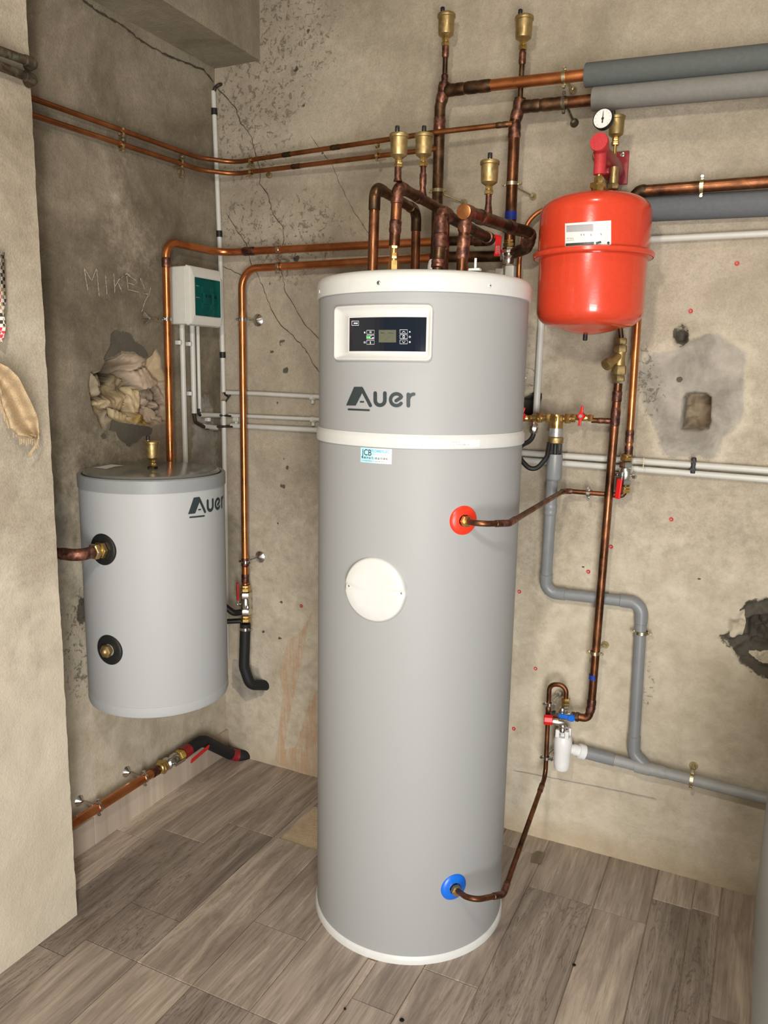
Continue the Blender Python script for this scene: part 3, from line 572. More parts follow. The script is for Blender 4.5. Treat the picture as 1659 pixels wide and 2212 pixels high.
# ------------------------------------------------------------------ WATER HEATER
H = thing('water_heater', 'tall floor standing grey cylindrical hot water heater with white lid and display panel', 'water heater', (TC[0], TC[1], 0))
def ringprof(name, prof, mat, parent, C, n=128):
    b = MB(); lathe(b, prof, (C[0], C[1], 0), (0, 0, 1), n); return b.build(name, MT[mat], parent, True, None, 35)
ringprof('lower_jacket', [(TR-.001, .018), (TR, .022), (TR, 1.527), (TR-.006, 1.528)], 'jacket', H, TC)
ringprof('upper_jacket', [(TR-.004, 1.557), (TR-.001, 1.558), (TR, 1.93), (TR-.006, 1.931)], 'jacket', H, TC)
ringprof('middle_band', [(TR-.004, 1.525), (TR+.005, 1.5255), (TR+.006, 1.528), (TR+.006, 1.552), (TR+.003, 1.5575), (TR+.001, 1.562), (TR-.004, 1.563)], 'white_pl', H, TC)
base = ringprof('base_ring', [(TR-.01, 0), (TR+.006, 0), (TR+.0065, .012), (TR+.004, .020), (TR+.001, .024), (TR-.01, .024)], 'white_pl', H, TC)
lid = ringprof('lid', [(TR-.004, 1.924), (TR+.006, 1.925), (TR+.0065, 1.958), (TR+.003, 1.970), (TR-.006, 1.978), (TR-.02, 1.9815), (.1, 1.984), (.001, 1.984)], 'white_pl', H, TC)
for x, y in [(818, 611), (1058, 617), (690, 630)]:
    a, z = onCyl(x, y, TC, TR+.006); p = cylmap(TC, TR, a, z, .0055); b = MB(); lathe(b, [(.0055, 0), (.0055, .0012), (.004, .0025), (.001, .003)], p, (math.cos(a), math.sin(a), 0), 14); s = b.build('screw', MT['white_pl' if x != 818 else 'chrome'], lid)
    b = MB(); lathe(b, [(.0018, .0026), (.0018, .0034)], p, (math.cos(a), math.sin(a), 0), 6); b.build('screw_slot', MT['hole'], lid)
fc = lambda x, y: cylmap(TC, TR, *onCyl(740+x/7.541, 640+y/7.541, TC, TR), .0006)
b = MB(); logo(b, fc); o = b.build('lettering', MT['logo'], H, False); o['label'] = 'dark grey maker lettering'
# control panel
thL = math.radians(-116.4); thR = math.radians(-62.0)
def rrect(u0, u1, v0, v1, r, n=8):
    out = []
    for cx, cyy, a in ((u1-r, v1-r, 0), (u0+r, v1-r, 90), (u0+r, v0+r, 180), (u1-r, v0+r, 270)):
        out += [(cx+r*math.cos(math.radians(a+90*k/n)), cyy+r*math.sin(math.radians(a+90*k/n))) for k in range(n+1)]
    # densify the long sides
    res = []
    for i in range(len(out)):
        p, q = out[i], out[(i+1) % len(out)]; k = max(1, int(math.hypot(q[0]-p[0], q[1]-p[1])/.012)) if i % (n+1) == n else 1
        k = 20 if i % (n+1) == n else 1
        res += [(p[0]+(q[0]-p[0])*j/k, p[1]+(q[1]-p[1])*j/k) for j in range(k)]
    return res
UL, UR = thL*TR, thR*TR; g0, g1 = math.radians(-106.2)*TR, math.radians(-65.0)*TR
mpf = lambda u, v, off: cylmap(TC, TR, u/TR, v, off)
rings = [(rrect(UL, UR, 1.7505, 1.893, .014), -.001), (rrect(UL+.0005, UR-.0005, 1.751, 1.8925, .014), .009), (rrect(UL+.003, UR-.003, 1.7535, 1.890, .012), .0115), (rrect(UL+.006, UR-.006, 1.7565, 1.887, .010), .0105),
         (rrect(UL+.010, UR-.008, 1.759, 1.884, .008), .006), (rrect(g0-.007, g1+.004, 1.769, 1.866, .006), .0015), (rrect(g0-.0045, g1+.003, 1.772, 1.8635, .004), .003), (rrect(g0, g1, 1.775, 1.861, .0015), .002)]
b = MB(); V = [mpf(u, v, o_) for rg, o_ in rings for u, v in rg]; n = len(rings[0][0]); b.add(V, [(i*n+k, i*n+(k+1) % n, (i+1)*n+(k+1) % n, (i+1)*n+k) for i in range(len(rings)-1) for k in range(n)])
panel = b.build('control_panel', MT['white_pl'], H, True, None, 50)
def patch(f, u0, u1, v0, v1, nu=16):
    return [f(u0+(u1-u0)*i/nu, v) for i in range(nu+1) for v in (v0, v1)], [(2*i, 2*i+2, 2*i+3, 2*i+1) for i in range(nu)]
b = MB(); b.add(*patch(lambda u, v: mpf(u, v, .0021), g0, g1, 1.775, 1.861)); scr = b.build('glass_face', MT['black_gl'], panel, False)
# px on the glass face (zoom scale 7.541, origin 740,640)
gp = lambda x, y, off=.0026: cylmap(TC, TR, *onCyl(740+x/7.541, 640+y/7.541, TC, TR+.0022), off)
b = MB(); A = [gp(x, y) for x in np.linspace(590, 872, 6) for y in (548, 752)]; b.add(A, [(2*i, 2*i+2, 2*i+3, 2*i+1) for i in range(5)]); b.build('display', MT['lcd'], panel, False)
f = lambda x, y: gp(x, y, .0030)
SY = {(397, 555): [([(440, 577), (475, 577)], 9), ([(440, 592), (475, 592)], 9)], (397, 635): [(arc(465, 668, 22, 0, 300, 10), 7), (seg((487, 690), (512, 668), 2), 14)], (397, 720): [([(455, 735), (457, 775)], 14)],
      (935, 545): [([(972, 590), (997, 568), (1022, 590)], 9)], (935, 627): [(arc(997, 660, 14, 0, 360, 12, 24), 9)], (935, 712): [([(972, 735), (997, 757), (1022, 735)], 9)]}
for (bx, by), sy_ in SY.items():
    b = MB(); w_, h_ = 122, 62; stroke2(b, [(bx, by), (bx+w_, by), (bx+w_, by+h_), (bx, by+h_), (bx, by)], 7, f, cap=False)
    for pts, wd in sy_: stroke2(b, pts, wd, f, cap=False)
    o = b.build('button', MT['ink_w'], panel, False)
for pts, wd in [(arc(363, 752, 13, 0, 360, 10), 8), (arc(1096, 662, 13, 0, 360, 10), 8), (arc(1096, 746, 7, 0, 360, 10), 16), (arc(1096, 580, 7, 0, 360, 10), 12), ([(363, 578), (363, 605)], 22)]:
    b = MB(); stroke2(b, pts, wd, f, cap=False); b.build('indicator', MT['ink_w'], panel, False)
b = MB(); stroke2(b, [(155, 405), (265, 405), (265, 475), (155, 475), (155, 405)], 10, f, cap=False); stroke2(b, [(185, 440), (250, 440)], 24, f, cap=False); b.build('port', MT['ink_w'], panel, False)
b = MB(); stroke2(b, seg((408, 668), (440, 668), 2), 34, f); b.build('status_light', MT['led'], panel, False)
b = MB(); stroke2(b, seg((620, 595), (680, 600), 3), 12, f, cap=False); stroke2(b, seg((745, 598), (830, 600), 3), 10, f, cap=False); b.build('display_text', MT['ink_d'], panel, False)
# inspection cover (white disc), two fixing recesses
ac, zc = -88.6, 1.1345; ac = math.radians(ac); b = MB(); nr = unit((math.cos(ac), math.sin(ac), 0)); tn = np.array([-nr[1], nr[0], 0]); cc = np.array([TC[0], TC[1], zc])+nr*(TR-.012)
prof = [(.0945, .0), (.0945, .0125), (.0925, .0175), (.088, .0205), (.06, .0215), (.03, .0218), (.001, .022)]
nn = 96; V = []; scl = .0905/.0945
for r_, h_ in prof:
    for k in range(nn):
        a = 2*math.pi*k/nn; u_, v_ = r_*scl*math.cos(a), r_*scl*math.sin(a); hh = h_
        for sgn in (-1, 1):
            dd = math.hypot(u_-sgn*.078, v_*1.3)
            if dd < .016: hh -= .012*(1-(dd/.016)**2)
        sag = 0 if r_ < .094 else 0
        V.append(cc+tn*u_+np.array([0, 0, v_])+nr*hh)
m_ = len(prof); b.add(V, [(i*nn+k, i*nn+(k+1) % nn, (i+1)*nn+(k+1) % nn, (i+1)*nn+k) for i in range(m_-1) for k in range(nn)]+[tuple(range((m_-1)*nn, m_*nn))])
cov = b.build('inspection_cover', MT['white_pl'], H, True, None, 60)
for sgn in (-1, 1): b = MB(); lathe(b, [(.004, 0), (.004, .003), (.002, .004)], cc+tn*sgn*.079+nr*.010, nr, 12); b.build('screw', MT['chrome'], cov)
# water ports
def port(C, R_, px_, py_, rad, mat, name, parent, lab=None, dome=.008):
    a, z = onCyl(px_, py_, C, R_); nr = np.array([math.cos(a), math.sin(a), 0]); p = np.array(cylmap(C, R_, a, z, -.012)); b = MB()
    lathe(b, [(rad, 0), (rad, .012), (rad*.96, .014), (rad*.8, .014+dome*.6), (rad*.42, .012+dome), (rad*.40, .010)], p, nr, 48, cap=True); o = b.build(name, MT[mat], parent, True, None, 50)
    if lab: o['label'] = lab
    return p+nr*.012, nr
pr, nrr = port(TC, TR, 1001, 1124, .040, 'red_port', 'port_collar', H, 'orange red collar round the hot outlet')
pb, nbb = port(TC, TR, 980, 1916, .041, 'blue_port', 'port_collar', H, 'blue collar round the cold inlet')
# stickers
sa0, sz = onCyl(779.5, 968, TC, TR); sa1, sz1 = onCyl(846, 1001, TC, TR); z0s, z1s = 1.482, 1.522
b = MB(); b.add(*patch(lambda u, v: cylmap(TC, TR, u, v, .0006), sa0, sa1, z0s, z1s)); st = b.build('installer_sticker', MT['sticker'], H, False)
W_ = (sa1-sa0)*TR; fs = lambda x, y: cylmap(TC, TR, sa0+x/TR, z0s+y, .0010)
b = MB(); text3(b, 'JCB', .0235, lambda x, y: fs(x+.005, y+.0195), bold=.0002, sx=.82); b.build('sticker_text', MT['ink_d'], st, False)
b = MB(); text3(b, 'PLOMB/ELEC', .0105, lambda x, y: fs(x+.0335, y+.0290), bold=.0003, sx=.88); b.build('sticker_text', MT['ink_b'], st, False)
b = MB(); text3(b, 'Plomberie Sanitaire Chauffage', .0048, lambda x, y: fs(x+.0335, y+.0225), sx=.85); b.build('sticker_text', MT['ink_g'], st, False)
b = MB(); text3(b, '06 88 59 62 72 - 05 65 73 58 43', .0072, lambda x, y: fs(x+.0035, y+.0108), bold=.0002, sx=.83); text3(b, '7 rue Saint Martin 12 - siren 441 227 414', .0048, lambda x, y: fs(x+.004, y+.0038), sx=.92); b.build('sticker_text', MT['ink_d'], st, False)
la0, _ = onCyl(968, 957, TC, TR+.006); la1, _ = onCyl(1036, 957, TC, TR+.006)
b = MB(); b.add(*patch(lambda u, v: cylmap(TC, TR, u, v, .0064), la0, la1, 1.531, 1.5495)); lb = b.build('rating_label', MT['paper'], H, False)
b = MB(); fl2 = lambda x, y: cylmap(TC, TR, la0+x/TR, 1.531+y, .0068); text3(b, '350401001307', .0052, lambda x, y: fl2(x+.004, y+.0115)); text3(b, 'ACI N  170203-28831105', .0052, lambda x, y: fl2(x+.004, y+.0045)); b.build('label_text', MT['ink_g'], lb, False)
# little white aerial clip on the lid
b = MB(); q = PY(1025, 574, 1.97); z_ = 1.980; q = np.array([TC[0]+.11, TC[1]-.20, z_]); q = PZ(1029, 583, 1.979) if False else PY(1026, 581, 2.0)
tc_ = thing('plastic_clip', 'small upright white plastic clip on the white lid of the tall heater', 'clip', q)
b = MB(); box(b, (q[0], q[1], q[2]-.002), (.030, .018, .006), bev=.001); b.build('base', MT['white_pl'], tc_); b = MB(); box(b, (q[0]+.001, q[1], q[2]+.013), (.006, .004, .028), bev=.001); b.build('tab', MT['white_pl'], tc_)
# ------------------------------------------------------------------ BUFFER TANK
B_ = thing('buffer_tank', 'short wall hung light grey buffer tank with black port rosettes', 'buffer tank', (BC[0], BC[1], .613))
ringprof('jacket', [(BR-.002, .645), (BR-.001, .648), (BR-.001, 1.350), (BR-.003, 1.352)], 'jacket_b', B_, BC)
ringprof('bottom_cap', [(.05, .612), (BR-.012, .613), (BR-.003, .618), (BR, .628), (BR, .652), (BR-.003, .6535)], 'jacket_b', B_, BC)
ringprof('top_rim', [(BR-.003, 1.343), (BR+.002, 1.344), (BR+.0025, 1.382), (BR-.002, 1.386), (BR-.010, 1.384), (BR-.012, 1.372)], 'rim_b', B_, BC)
tl = ringprof('top_lid', [(BR-.018, 1.370), (BR-.016, 1.386), (BR-.022, 1.3925), (BR-.03, 1.394), (.001, 1.394)], 'lid_b', B_, BC)
fb = lambda x, y: cylmap(BC, BR, math.radians(-22.0)+(x-60)/7.541*.001357*.92/BR*1.0, 1.2735-(y-1780)/7.541*.00132*.95, .0004)
b = MB(); logo(b, fb); o = b.build('lettering', MT['logo'], B_, False); o['label'] = 'dark grey maker lettering'
b = MB(); q = [PZ(x, y, 1.3946) for x, y in [(203, 1010), (240, 1003), (269, 1006), (248, 1008), (230, 1013)]]; b.add(q, [tuple(range(5))]); b.build('paper_label', MT['paper'], B_, False)
pu, nu_ = port(BC, BR, 222, 1187, .050, 'rubber', 'port_rosette', B_, 'black rubber rosette of the upper port', .003)
pd, nd_ = port(BC, BR, 236, 1404, .049, 'rubber', 'port_rosette', B_, 'black rubber rosette of the lower port', .003)
b = MB(); lathe(b, [(.014, -.002), (.014, .008)], pd, nd_, 20); hexn(b, pd+nd_*.006, nd_, .021, .016, .2); lathe(b, [(.012, .020), (.010, .026), (.004, .030)], pd, nd_, 20); o = b.build('brass_plug', MT['brass_cast'], B_); o['label'] = 'brass hexagonal blanking plug'
b = MB(); hexn(b, (BC[0], BC[1], 1.3935), (0, 0, 1), .017, .008); o = b.build('vent_boss', MT['cu_dark'], B_)
vent((BC[0], BC[1], 1.400), 'brass air vent standing on the lid of the short buffer tank', 1.0, .5)
# union and elbow on the upper port
t = thing('pipe_union', 'brass union screwed into the upper port of the buffer tank', 'pipe union', pu)
b = MB(); hexn(b, pu+nu_*.003, nu_, .027, .016); b.build('hex_nut', MT['brass'], t); b = MB(); lathe(b, [(.018, .018), (.018, .026)], pu, nu_, 24); hexn(b, pu+nu_*.025, nu_, .0255, .018); b.build('collar_nut', MT['brass_cast'], t)
e0 = pu+nu_*.042; e1 = pu+nu_*.085; e2 = PY(120, 1194, 1.655); e2[2] = e1[2]+.0
pipe('copper_pipe', 'short thick copper elbow pipe from the upper buffer tank port behind the pier', 'pipe', [e0, e0+nu_*.055, np.array([-1.885, 1.664, e1[2]]), np.array([-1.985, 1.650, e1[2]])], .0165, .035, 'cu_old', (1,), ((.9, .02),), 'cu_joint')
# ------------------------------------------------------------------ PIPES: heating loop left and back wall
zl = 2.178
pA = [(-2.030, 2.325, 1.25), (-2.030, 2.335, zl), (-2.020, 2.640, zl), (-.900, 2.630, zl-.012), (-.885, 2.40, 2.150), tuple(PY(985, 470, 2.155)), tuple(PY(950, 452, 2.05)), tuple(PY(946, 600, 2.05))]
pipe('copper_pipe', 'bright thick copper pipe rising behind the buffer tank and along both walls', 'pipe', pA[:3]+[(-1.07, 2.632, zl-.008)], .0145, [.0, .055, .075, 0], 'cu_new', (), ((.62, .03), (.40, .018)), 'cu_joint')
pipe('copper_pipe', 'dark copper manifold pipe from the heater lid elbow back to the upper wall run', 'pipe', [(-1.065, 2.632, zl-.008), (-.880, 2.600, 2.160), (-.852, 2.165, 2.150), tuple(PY(955, 458, 2.06)), (PY(946, 580, 2.045)[0], 2.045, 1.986)], .0160, [0, .035, .03, .03, 0], 'cu_dark', (1, 3), ((.90, .02), (.97, .012)), 'cu_joint', .03, 1.25)
pB = [tuple(PY(530, 1262, 2.645)), (-1.920, 2.645, 2.113), (-1.05, 2.640, 2.118), tuple(PY(1092, 549, 2.62)), ]
pipe('copper_pipe', 'bright thick copper pipe on the back wall bending down left of the heater', 'pipe', [pB[0], pB[1], pB[2]], .0145, [0, .075, 0], 'cu_new', (), ((.012, .02), (.045, .018), (.985, .03)), 'cu_joint')
# heater connections
yA = 2.05; At = PY(812, 404, yA)
xa = PY(805, 560, yA)[0]
pipe('copper_pipe', 'copper hoop pipe on the heater lid, leftmost, turning back down into the lid', 'pipe', [(xa, yA, 1.986), (xa+.004, yA, 2.226), (xa-.020, yA+.340, 2.226), (xa-.022, yA+.345, 1.986)], .0145, [0, .034, .034, 0], 'cu_old', (1, 2), ((.28, .022),), 'cu_dark', .028)
Bt = np.array([-.967, yA, 2.222]); Bb = PY(851, 560, yA)
pipe('copper_pipe', 'copper pipe on the heater lid with brass union running back to the left riser', 'pipe', [(Bb[0], yA, 2.065), tuple(Bt), (-.977, 2.47, 2.222), (-1.077, 2.60, 2.222)], .0150, [0, .026, .04, 0], 'cu_old', (1,), ((.07, .018), (.24, .03), (.40, .018)), 'cu_joint', .02)
t = thing('pipe_union', 'polished brass union between heater lid and the second copper pipe from left', 'pipe union', (Bb[0], yA, 1.98)); z_ = 1.980
b = MB(); hexn(b, (Bb[0], yA, z_), (0, 0, 1), .0155, .046, .06); b.build('hex_body', MT['brass'], t)
b = MB(); hexn(b, (Bb[0], yA, z_+.050), (0, 0, 1), .0125, .016); b.build('hex_nut', MT['brass'], t); b = MB(); lathe(b, [(.010, .044), (.010, .080)], (Bb[0], yA, z_), n=20); b.build('threaded_neck', MT['brass'], t); b = MB(); hexn(b, (Bb[0], yA, z_+.078), (0, 0, 1), .0145, .024); b.build('hex_nut', MT['brass'], t)
Dx = PY(995, 560, yA)[0]; Dt = PY(1006, 459, yA)
pipe('copper_pipe', 'copper drop pipe entering the heater lid under the open capped cross pipe', 'pipe', [(Dx, yA+.01, 1.986), (Dx+.006, yA+.01, 2.145)], .0150, 0, 'cu_old', (), ((.42, .03), (.84, .03)), 'cu_joint', grow=1.2)
r2b = PY(1104, 494, 2.47)
pE = [tuple(Dt+np.array([0, -.012, 0])), tuple(PY(1108, 493, 2.45)), tuple(PY(1147, 503, 2.50)), tuple(PY(1138, 536, 2.56)), tuple(PY(1092, 553, 2.62)), (-1.075, 2.640, 2.118)]
t = pipe('copper_pipe', 'thick tarnished copper cross pipe with flat round end cap facing forward above the lid', 'pipe', pE[:2]+[pE[2], pE[3], pE[4], pE[5]], .0185, [0, .03, .035, .03, .03, 0], 'cu_dark', (), ((.03, .02), (.14, .015), (.42, .03), (.56, .03)), 'cu_joint', parts=1)
b = MB(); lathe(b, [(.0195, 0), (.0195, .004), (.016, .005), (.001, .005)], np.array(pE[0]), -unit(np.array(pE[1])-np.array(pE[0])), 28); o = b.build('end_cap', MT['cu_mid'], t); o['label'] = 'bright copper end disc'
Ex = PY(961, 560, 2.2); pipe('copper_pipe', 'thin copper drop pipe behind the middle elbow on the heater lid', 'pipe', [(Ex[0], 2.2, 2.00), (Ex[0], 2.2, 2.150)], .0105, 0, 'cu_old', (), ((.5, .02),), 'cu_joint')
b = MB(); hexn(b, (Ex[0], 2.2, 1.982), (0, 0, 1), .0135, .022); tag(b.build('hex_nut', MT['brass'], None), 'small brass nut at the foot of the thin drop pipe on the lid', 'nut')
# risers
r1x, r2x, ry_ = -1.077, -.817, 2.600
pipe('copper_riser', 'tall thick brown copper riser behind the heater, left of the pair', 'pipe', [(r1x, ry_, 1.75), (r1x, ry_, 2.592), (r1x+.012, ry_, 2.640), (r1x+.014, ry_, 2.665)], .0185, .02, 'cu_dark', (), ((.86, .022), (.965, .03)), 'cu_joint', grow=1.10)
pipe('copper_pipe', 'thin copper stem carrying the highest air vent', 'pipe', [(r1x+.014, ry_, 2.66), (r1x+.014, ry_, 2.775)], .0085, 0, 'cu_dark', (), ((.88, .02), (.15, .015)), 'cu_joint', grow=1.35)
vent((r1x+.014, ry_, 2.776), 'highest brass air vent, on the stem above the left riser', 1.13, .2)
pipe('copper_riser', 'tall thick brown copper riser beside the red vessel, right of the pair, with blue tape', 'pipe', [(r2x, ry_, 2.098), (r2x, ry_, 2.515), (r2x+.012, ry_, 2.560), (r2x+.014, ry_, 2.585)], .0185, .02, 'cu_old', (), ((.80, .022), (.93, .03)), 'cu_joint', grow=1.10)
pipe('copper_pipe', 'thin copper stem carrying the second highest air vent', 'pipe', [(r2x+.014, ry_, 2.58), (r2x+.016, ry_, 2.724)], .0085, 0, 'cu_dark', (), ((.86, .02),), 'cu_joint', grow=1.35)
vent((r2x+.016, ry_, 2.726), 'second highest brass air vent, above the right riser', 1.13, .2)
ztp = PY(1098, 467, ry_)[2]; b = MB(); ringband(b, (r2x, ry_, ztp), (0, 0, 1), .0183, .0192, .026); tag(b.build('tape_ring', MT['blue_tape'], None), 'blue tape wound round the right copper riser', 'tape')
pipe('copper_pipe', 'tarnished copper branch from the left riser into the upper foam insulation', 'pipe', [(r1x+.01, ry_, 2.640), tuple(PY(1010, 190, 2.59)), tuple(PY(1262, 162, 2.585)), tuple(PY(1290, 160, 2.585))], .0175, .03, 'cu_new', (), ((.09, .035), (.25, .045)), 'cu_dark')
pipe('copper_pipe', 'tarnished copper branch from the right riser into the lower foam insulation', 'pipe', [(r2x+.01, ry_, 2.560), tuple(PY(1160, 228, 2.60)), tuple(PY(1280, 216, 2.60)), tuple(PY(1310, 214, 2.60))], .0175, .03, 'cu_old', (), ((.15, .03), (.42, .045)), 'cu_dark')
a, c = PY(1265, 163, 2.585), PY(1700, 119, 2.585); d_ = unit(c-a); b = MB(); lathe(b, [(.019, 0), (.033, 0), (.034, .002), (.034, .9)], a, d_, 36); tag(b.build('insulation_tube', MT['insul'], None), 'upper grey foam insulation tube running to the right edge', 'insulation')
a, c = PY(1281, 214, 2.60), PY(1700, 176, 2.60); d_ = unit(c-a); b = MB(); lathe(b, [(.019, 0), (.033, 0), (.034, .002), (.034, .9)], a, d_, 36); tag(b.build('insulation_tube', MT['insul_c'], None), 'lower grey foam insulation tube running to the right edge', 'insulation')
# vents on the manifold
vent(tuple(Bt+np.array([0, .003, .048])), 'brass air vent above the heater lid, left of the close pair', 1.0, 1.2)
b = MB(); lathe(b, [(.0125, .012), (.0095, .020), (.0095, .048)], Bt, n=20); tag(b.build('vent_stem', MT['cu_joint'], None), 'short copper stem under the left vent of the close pair', 'pipe stub')
q = np.array([-.973, 2.235, 2.222]); vent(tuple(q+np.array([0, 0, .092])), 'brass air vent above the heater lid, right of the close pair', 1.05, 1.6)
b = MB(); lathe(b, [(.0125, .012), (.0105, .02), (.0085, .035), (.0105, .045), (.0105, .070), (.008, .075), (.008, .093)], q, n=20); tag(b.build('vent_stem', MT['cu_joint'], None), 'copper stem under the right vent of the close pair', 'pipe stub')
q = PY(1054, 468, 2.24); vent(tuple(q+np.array([0, 0, .060])), 'brass air vent alone between the two thick risers', 1.05, 1.5)
b = MB(); lathe(b, [(.0125, .005), (.0105, .02), (.0085, .035), (.0085, .062)], q, n=20); tag(b.build('vent_stem', MT['cu_joint'], None), 'copper stem under the lone vent between the risers', 'pipe stub')
# twin small pipes along the left wall and back wall
pipe('copper_pipe', 'upper of two thin high copper pipes round the corner, ending at the right riser', 'pipe', [(-2.050, 1.62, 2.500), (-2.050, 2.56, 2.517), (-1.96, 2.660, 2.515), (-1.077, 2.566, 2.505), (r2x, 2.575, 2.505)], .0085, .09, 'cu_mid', (), ((.60, .02), (.985, .02), (.70, .02)), 'cu_dark')
zt2 = PY(480, 379, 2.66)[2]
pipe('copper_pipe', 'lower of two thin high copper pipes round the corner, ending at the left riser', 'pipe', [(-2.050, 1.62, zt2-.020), (-2.050, 2.56, zt2+.002), (-1.96, 2.660, zt2), (r1x, 2.585, PY(935, 325, 2.6)[2])], .0085, .09, 'cu_mid', (), ((.70, .02), (.98, .02)), 'cu_dark')
def dclamp(p, q, wdir, label, nm_='zinc_y'):
    p, q = np.array(p), np.array(q); t = thing('double_pipe_clamp', label, 'pipe clamp', (p+q)/2); wdir = unit(wdir); m = (p+q)/2
    ax = unit(np.cross(wdir, unit(q-p)))
    for c in (p, q): b = MB(); ringband(b, c, ax, .0088, .0112, .009); b.build('band', MT[nm_], t)
    for c in (p+(p-q)*.45, q+(q-p)*.45, m): b = MB(); lathe(b, [(.004, -.010), (.005, -.008), (.005, -.005), (.003, -.005), (.003, .008)], c, wdir, 10); b.build('screw', MT[nm_], t)
    b = MB(); lathe(b, [(.003, 0), (.003, .05)], m, wdir, 8); b.build('rod', MT[nm_], t); return t
dclamp(PX(390, 349, -2.05), PX(390, 372, -2.05), (-1, 0, 0), 'double clamp on the twin thin pipes on the left wall')
dclamp(PX(262, 290, -2.05), PX(262, 315, -2.05), (-1, 0, 0), 'dim double clamp on the twin pipes midway along the left wall')
dclamp(PY(542, 349, 2.65), PY(542, 372, 2.65), (0, 1, 0), 'double clamp on the twin thin pipes just right of the corner')
dclamp(PY(815, 313, 2.60), PY(815, 336, 2.60), (0, 1, 0), 'double clamp on the twin thin pipes left of the brass vents')
p = PY(580, 378, 2.700); b = MB(); lathe(b, [(.012, .012), (.012, .008), (.009, .003), (.011, 0), (.004, -.003)], p, (0, 1, 0), 20); tag(b.build('pipe_rosette', MT['zinc_y'], None), 'loose brass wall rosette under the twin thin pipes', 'rosette')
# old green pipes at the pier
for k, (y0, y1, lb_) in enumerate([(110, 137, 'upper'), (143, 172, 'lower')]):
    a, c = PX(0, y0, -1.806), PX(74, y1, -1.806); d_ = unit(c-a)
    pipe('copper_pipe', f'verdigris covered old copper pipe crossing the pier top left, {lb_} one', 'pipe', [a-d_*.8, c, c+np.array([-.16, .02, -.01])], .0115, .014, 'cu_green', (1,), (), 'cu_green', .018, 1.18)
# ------------------------------------------------------------------ clamps of the big pipes
clamp((-2.030, 2.328, PX(362, 690, -2.03)[2]), (0, 0, 1), (-.94, -.34, 0), .0145, .053, 'chrome clamp with rosette on the copper pipe left of the fuse box', True, 'chrome', off=(0, -.040, 0), rr=.024)
clamp((-1.920, 2.645, PY(523, 690, 2.645)[2]), (0, 0, 1), (0, 1, 0), .0145, .058, 'chrome clamp with rosette on the copper pipe right of the fuse box', True, 'chrome', off=(.034, 0, 0), rr=.024)
clamp((-1.921, 2.645, PY(528, 1213, 2.645)[2]), (0, 0, 1), (0, 1, 0), .0145, .058, 'chrome clamp with rosette above the red lever valve near the corner', True, 'chrome', off=(.034, 0, .012), rr=.024)
t = thing('double_pipe_clamp', 'long chrome double clamp holding the two thick copper pipes left of the heater', 'pipe clamp', PY(600, 555, 2.63))
for z_ in (zl-.002, 2.114):
    b = MB(); ringband(b, (PY(600, 555, 2.63)[0], 2.638, z_), (1, 0, 0), .0148, .018, .011); b.build('band', MT['chrome'], t)
    for s_ in (-1, 1): b = MB(); lathe(b, [(.0045, -.012), (.0055, -.009), (.0055, -.004), (.003, -.004), (.003, .01)], (PY(600, 555, 2.63)[0], 2.63, z_+s_*.024), (0, 1, 0), 10); b.build('screw', MT['chrome'], t)
b = MB(); lathe(b, [(.0035, 0), (.0035, .075)], (PY(600, 555, 2.63)[0], 2.645, 2.145), (0, 1, 0), 10); b.build('rod', MT['chrome'], t)
clamp((r1x, ry_, PY(940, 413, ry_)[2]), (0, 0, 1), (0, 1, 0), .0185, .110, 'brass coloured clamp with long rod on the left thick riser', True, 'zinc_y', off=(.055, 0, -.02), rr=.012)
clamp((r2x, ry_, PY(1103, 398, ry_)[2]), (0, 0, 1), (0, 1, 0), .0185, .110, 'brass coloured clamp on the right thick riser above the blue tape', True, 'zinc_y', off=(.04, 0, -.02), rr=.012)
clamp(PY(1219, 167, 2.587), (1, 0, .02), (0, 1, 0), .0175, .12, 'clamp on the bright copper branch beside the upper insulation tube', True, 'zinc_y', rr=.012)
clamp(PY(1218, 222, 2.60), (1, 0, .02), (0, 1, 0), .0175, .11, 'clamp on the brown copper branch beside the lower insulation tube', True, 'cu_green', off=(.01, 0, -.03), rr=.014)
# ------------------------------------------------------------------ valves
def levervalve(label, c, axis, out, r, lev, levlen, blk='nickel', drain=True, k=1.0, nuts='brass'):
    """c centre, axis pipe direction, out direction of handle stem, lev lever direction, k length factor"""
    c = np.array(c, float); axis = unit(axis); out = unit(out); lev = unit(lev); t = thing('lever_valve', label, 'valve', c)
    b = MB(); hexn(b, c-axis*.030*k, axis, r*1.25, .016*k); lathe(b, [(r*.95, -.016*k), (r*1.15, -.008*k), (r*1.2, 0), (r*1.15, .008*k), (r*.95, .016*k)], c, axis, 28); hexn(b, c+axis*.014*k, axis, r*1.25, .016*k); b.build('body', MT[blk], t)
    for z in (-.050, .032):
        b = MB(); hexn(b, c+axis*z*k, axis, r*1.12, .0105*k); lathe(b, [(r*.8, 0), (r*.8, .018*k)], c+axis*z*k, axis, 20); hexn(b, c+axis*(z+.011)*k, axis, r*1.0, .007*k); b.build('hex_nut', MT[nuts], t)
    b = MB(); lathe(b, [(.007, 0), (.007, r+.012), (.005, r+.018)], c, out, 16); hexn(b, c+out*(r+.008), out, .008, .006); b.build('spindle', MT['chrome'], t)
    p = c+out*(r+.014); b = MB(); leverarm(b, p-lev*.008, lev, out, .015, .030, .003); b.build('lever_plate', MT['chrome'], t)
    b = MB(); leverarm(b, p+lev*.016, lev, out, .0175, levlen, .008); b.build('lever', MT['red_pl'], t)
    if drain:
        s = unit(np.cross(axis, out))
        for q in (-1, 1): b = MB(); lathe(b, [(.006, 0), (.006, r+.008), (.008, r+.008), (.008, r+.018), (.005, r+.020)], c-axis*.006*k, s*q, 14); b.build('drain_plug', MT[blk], t)
    return t
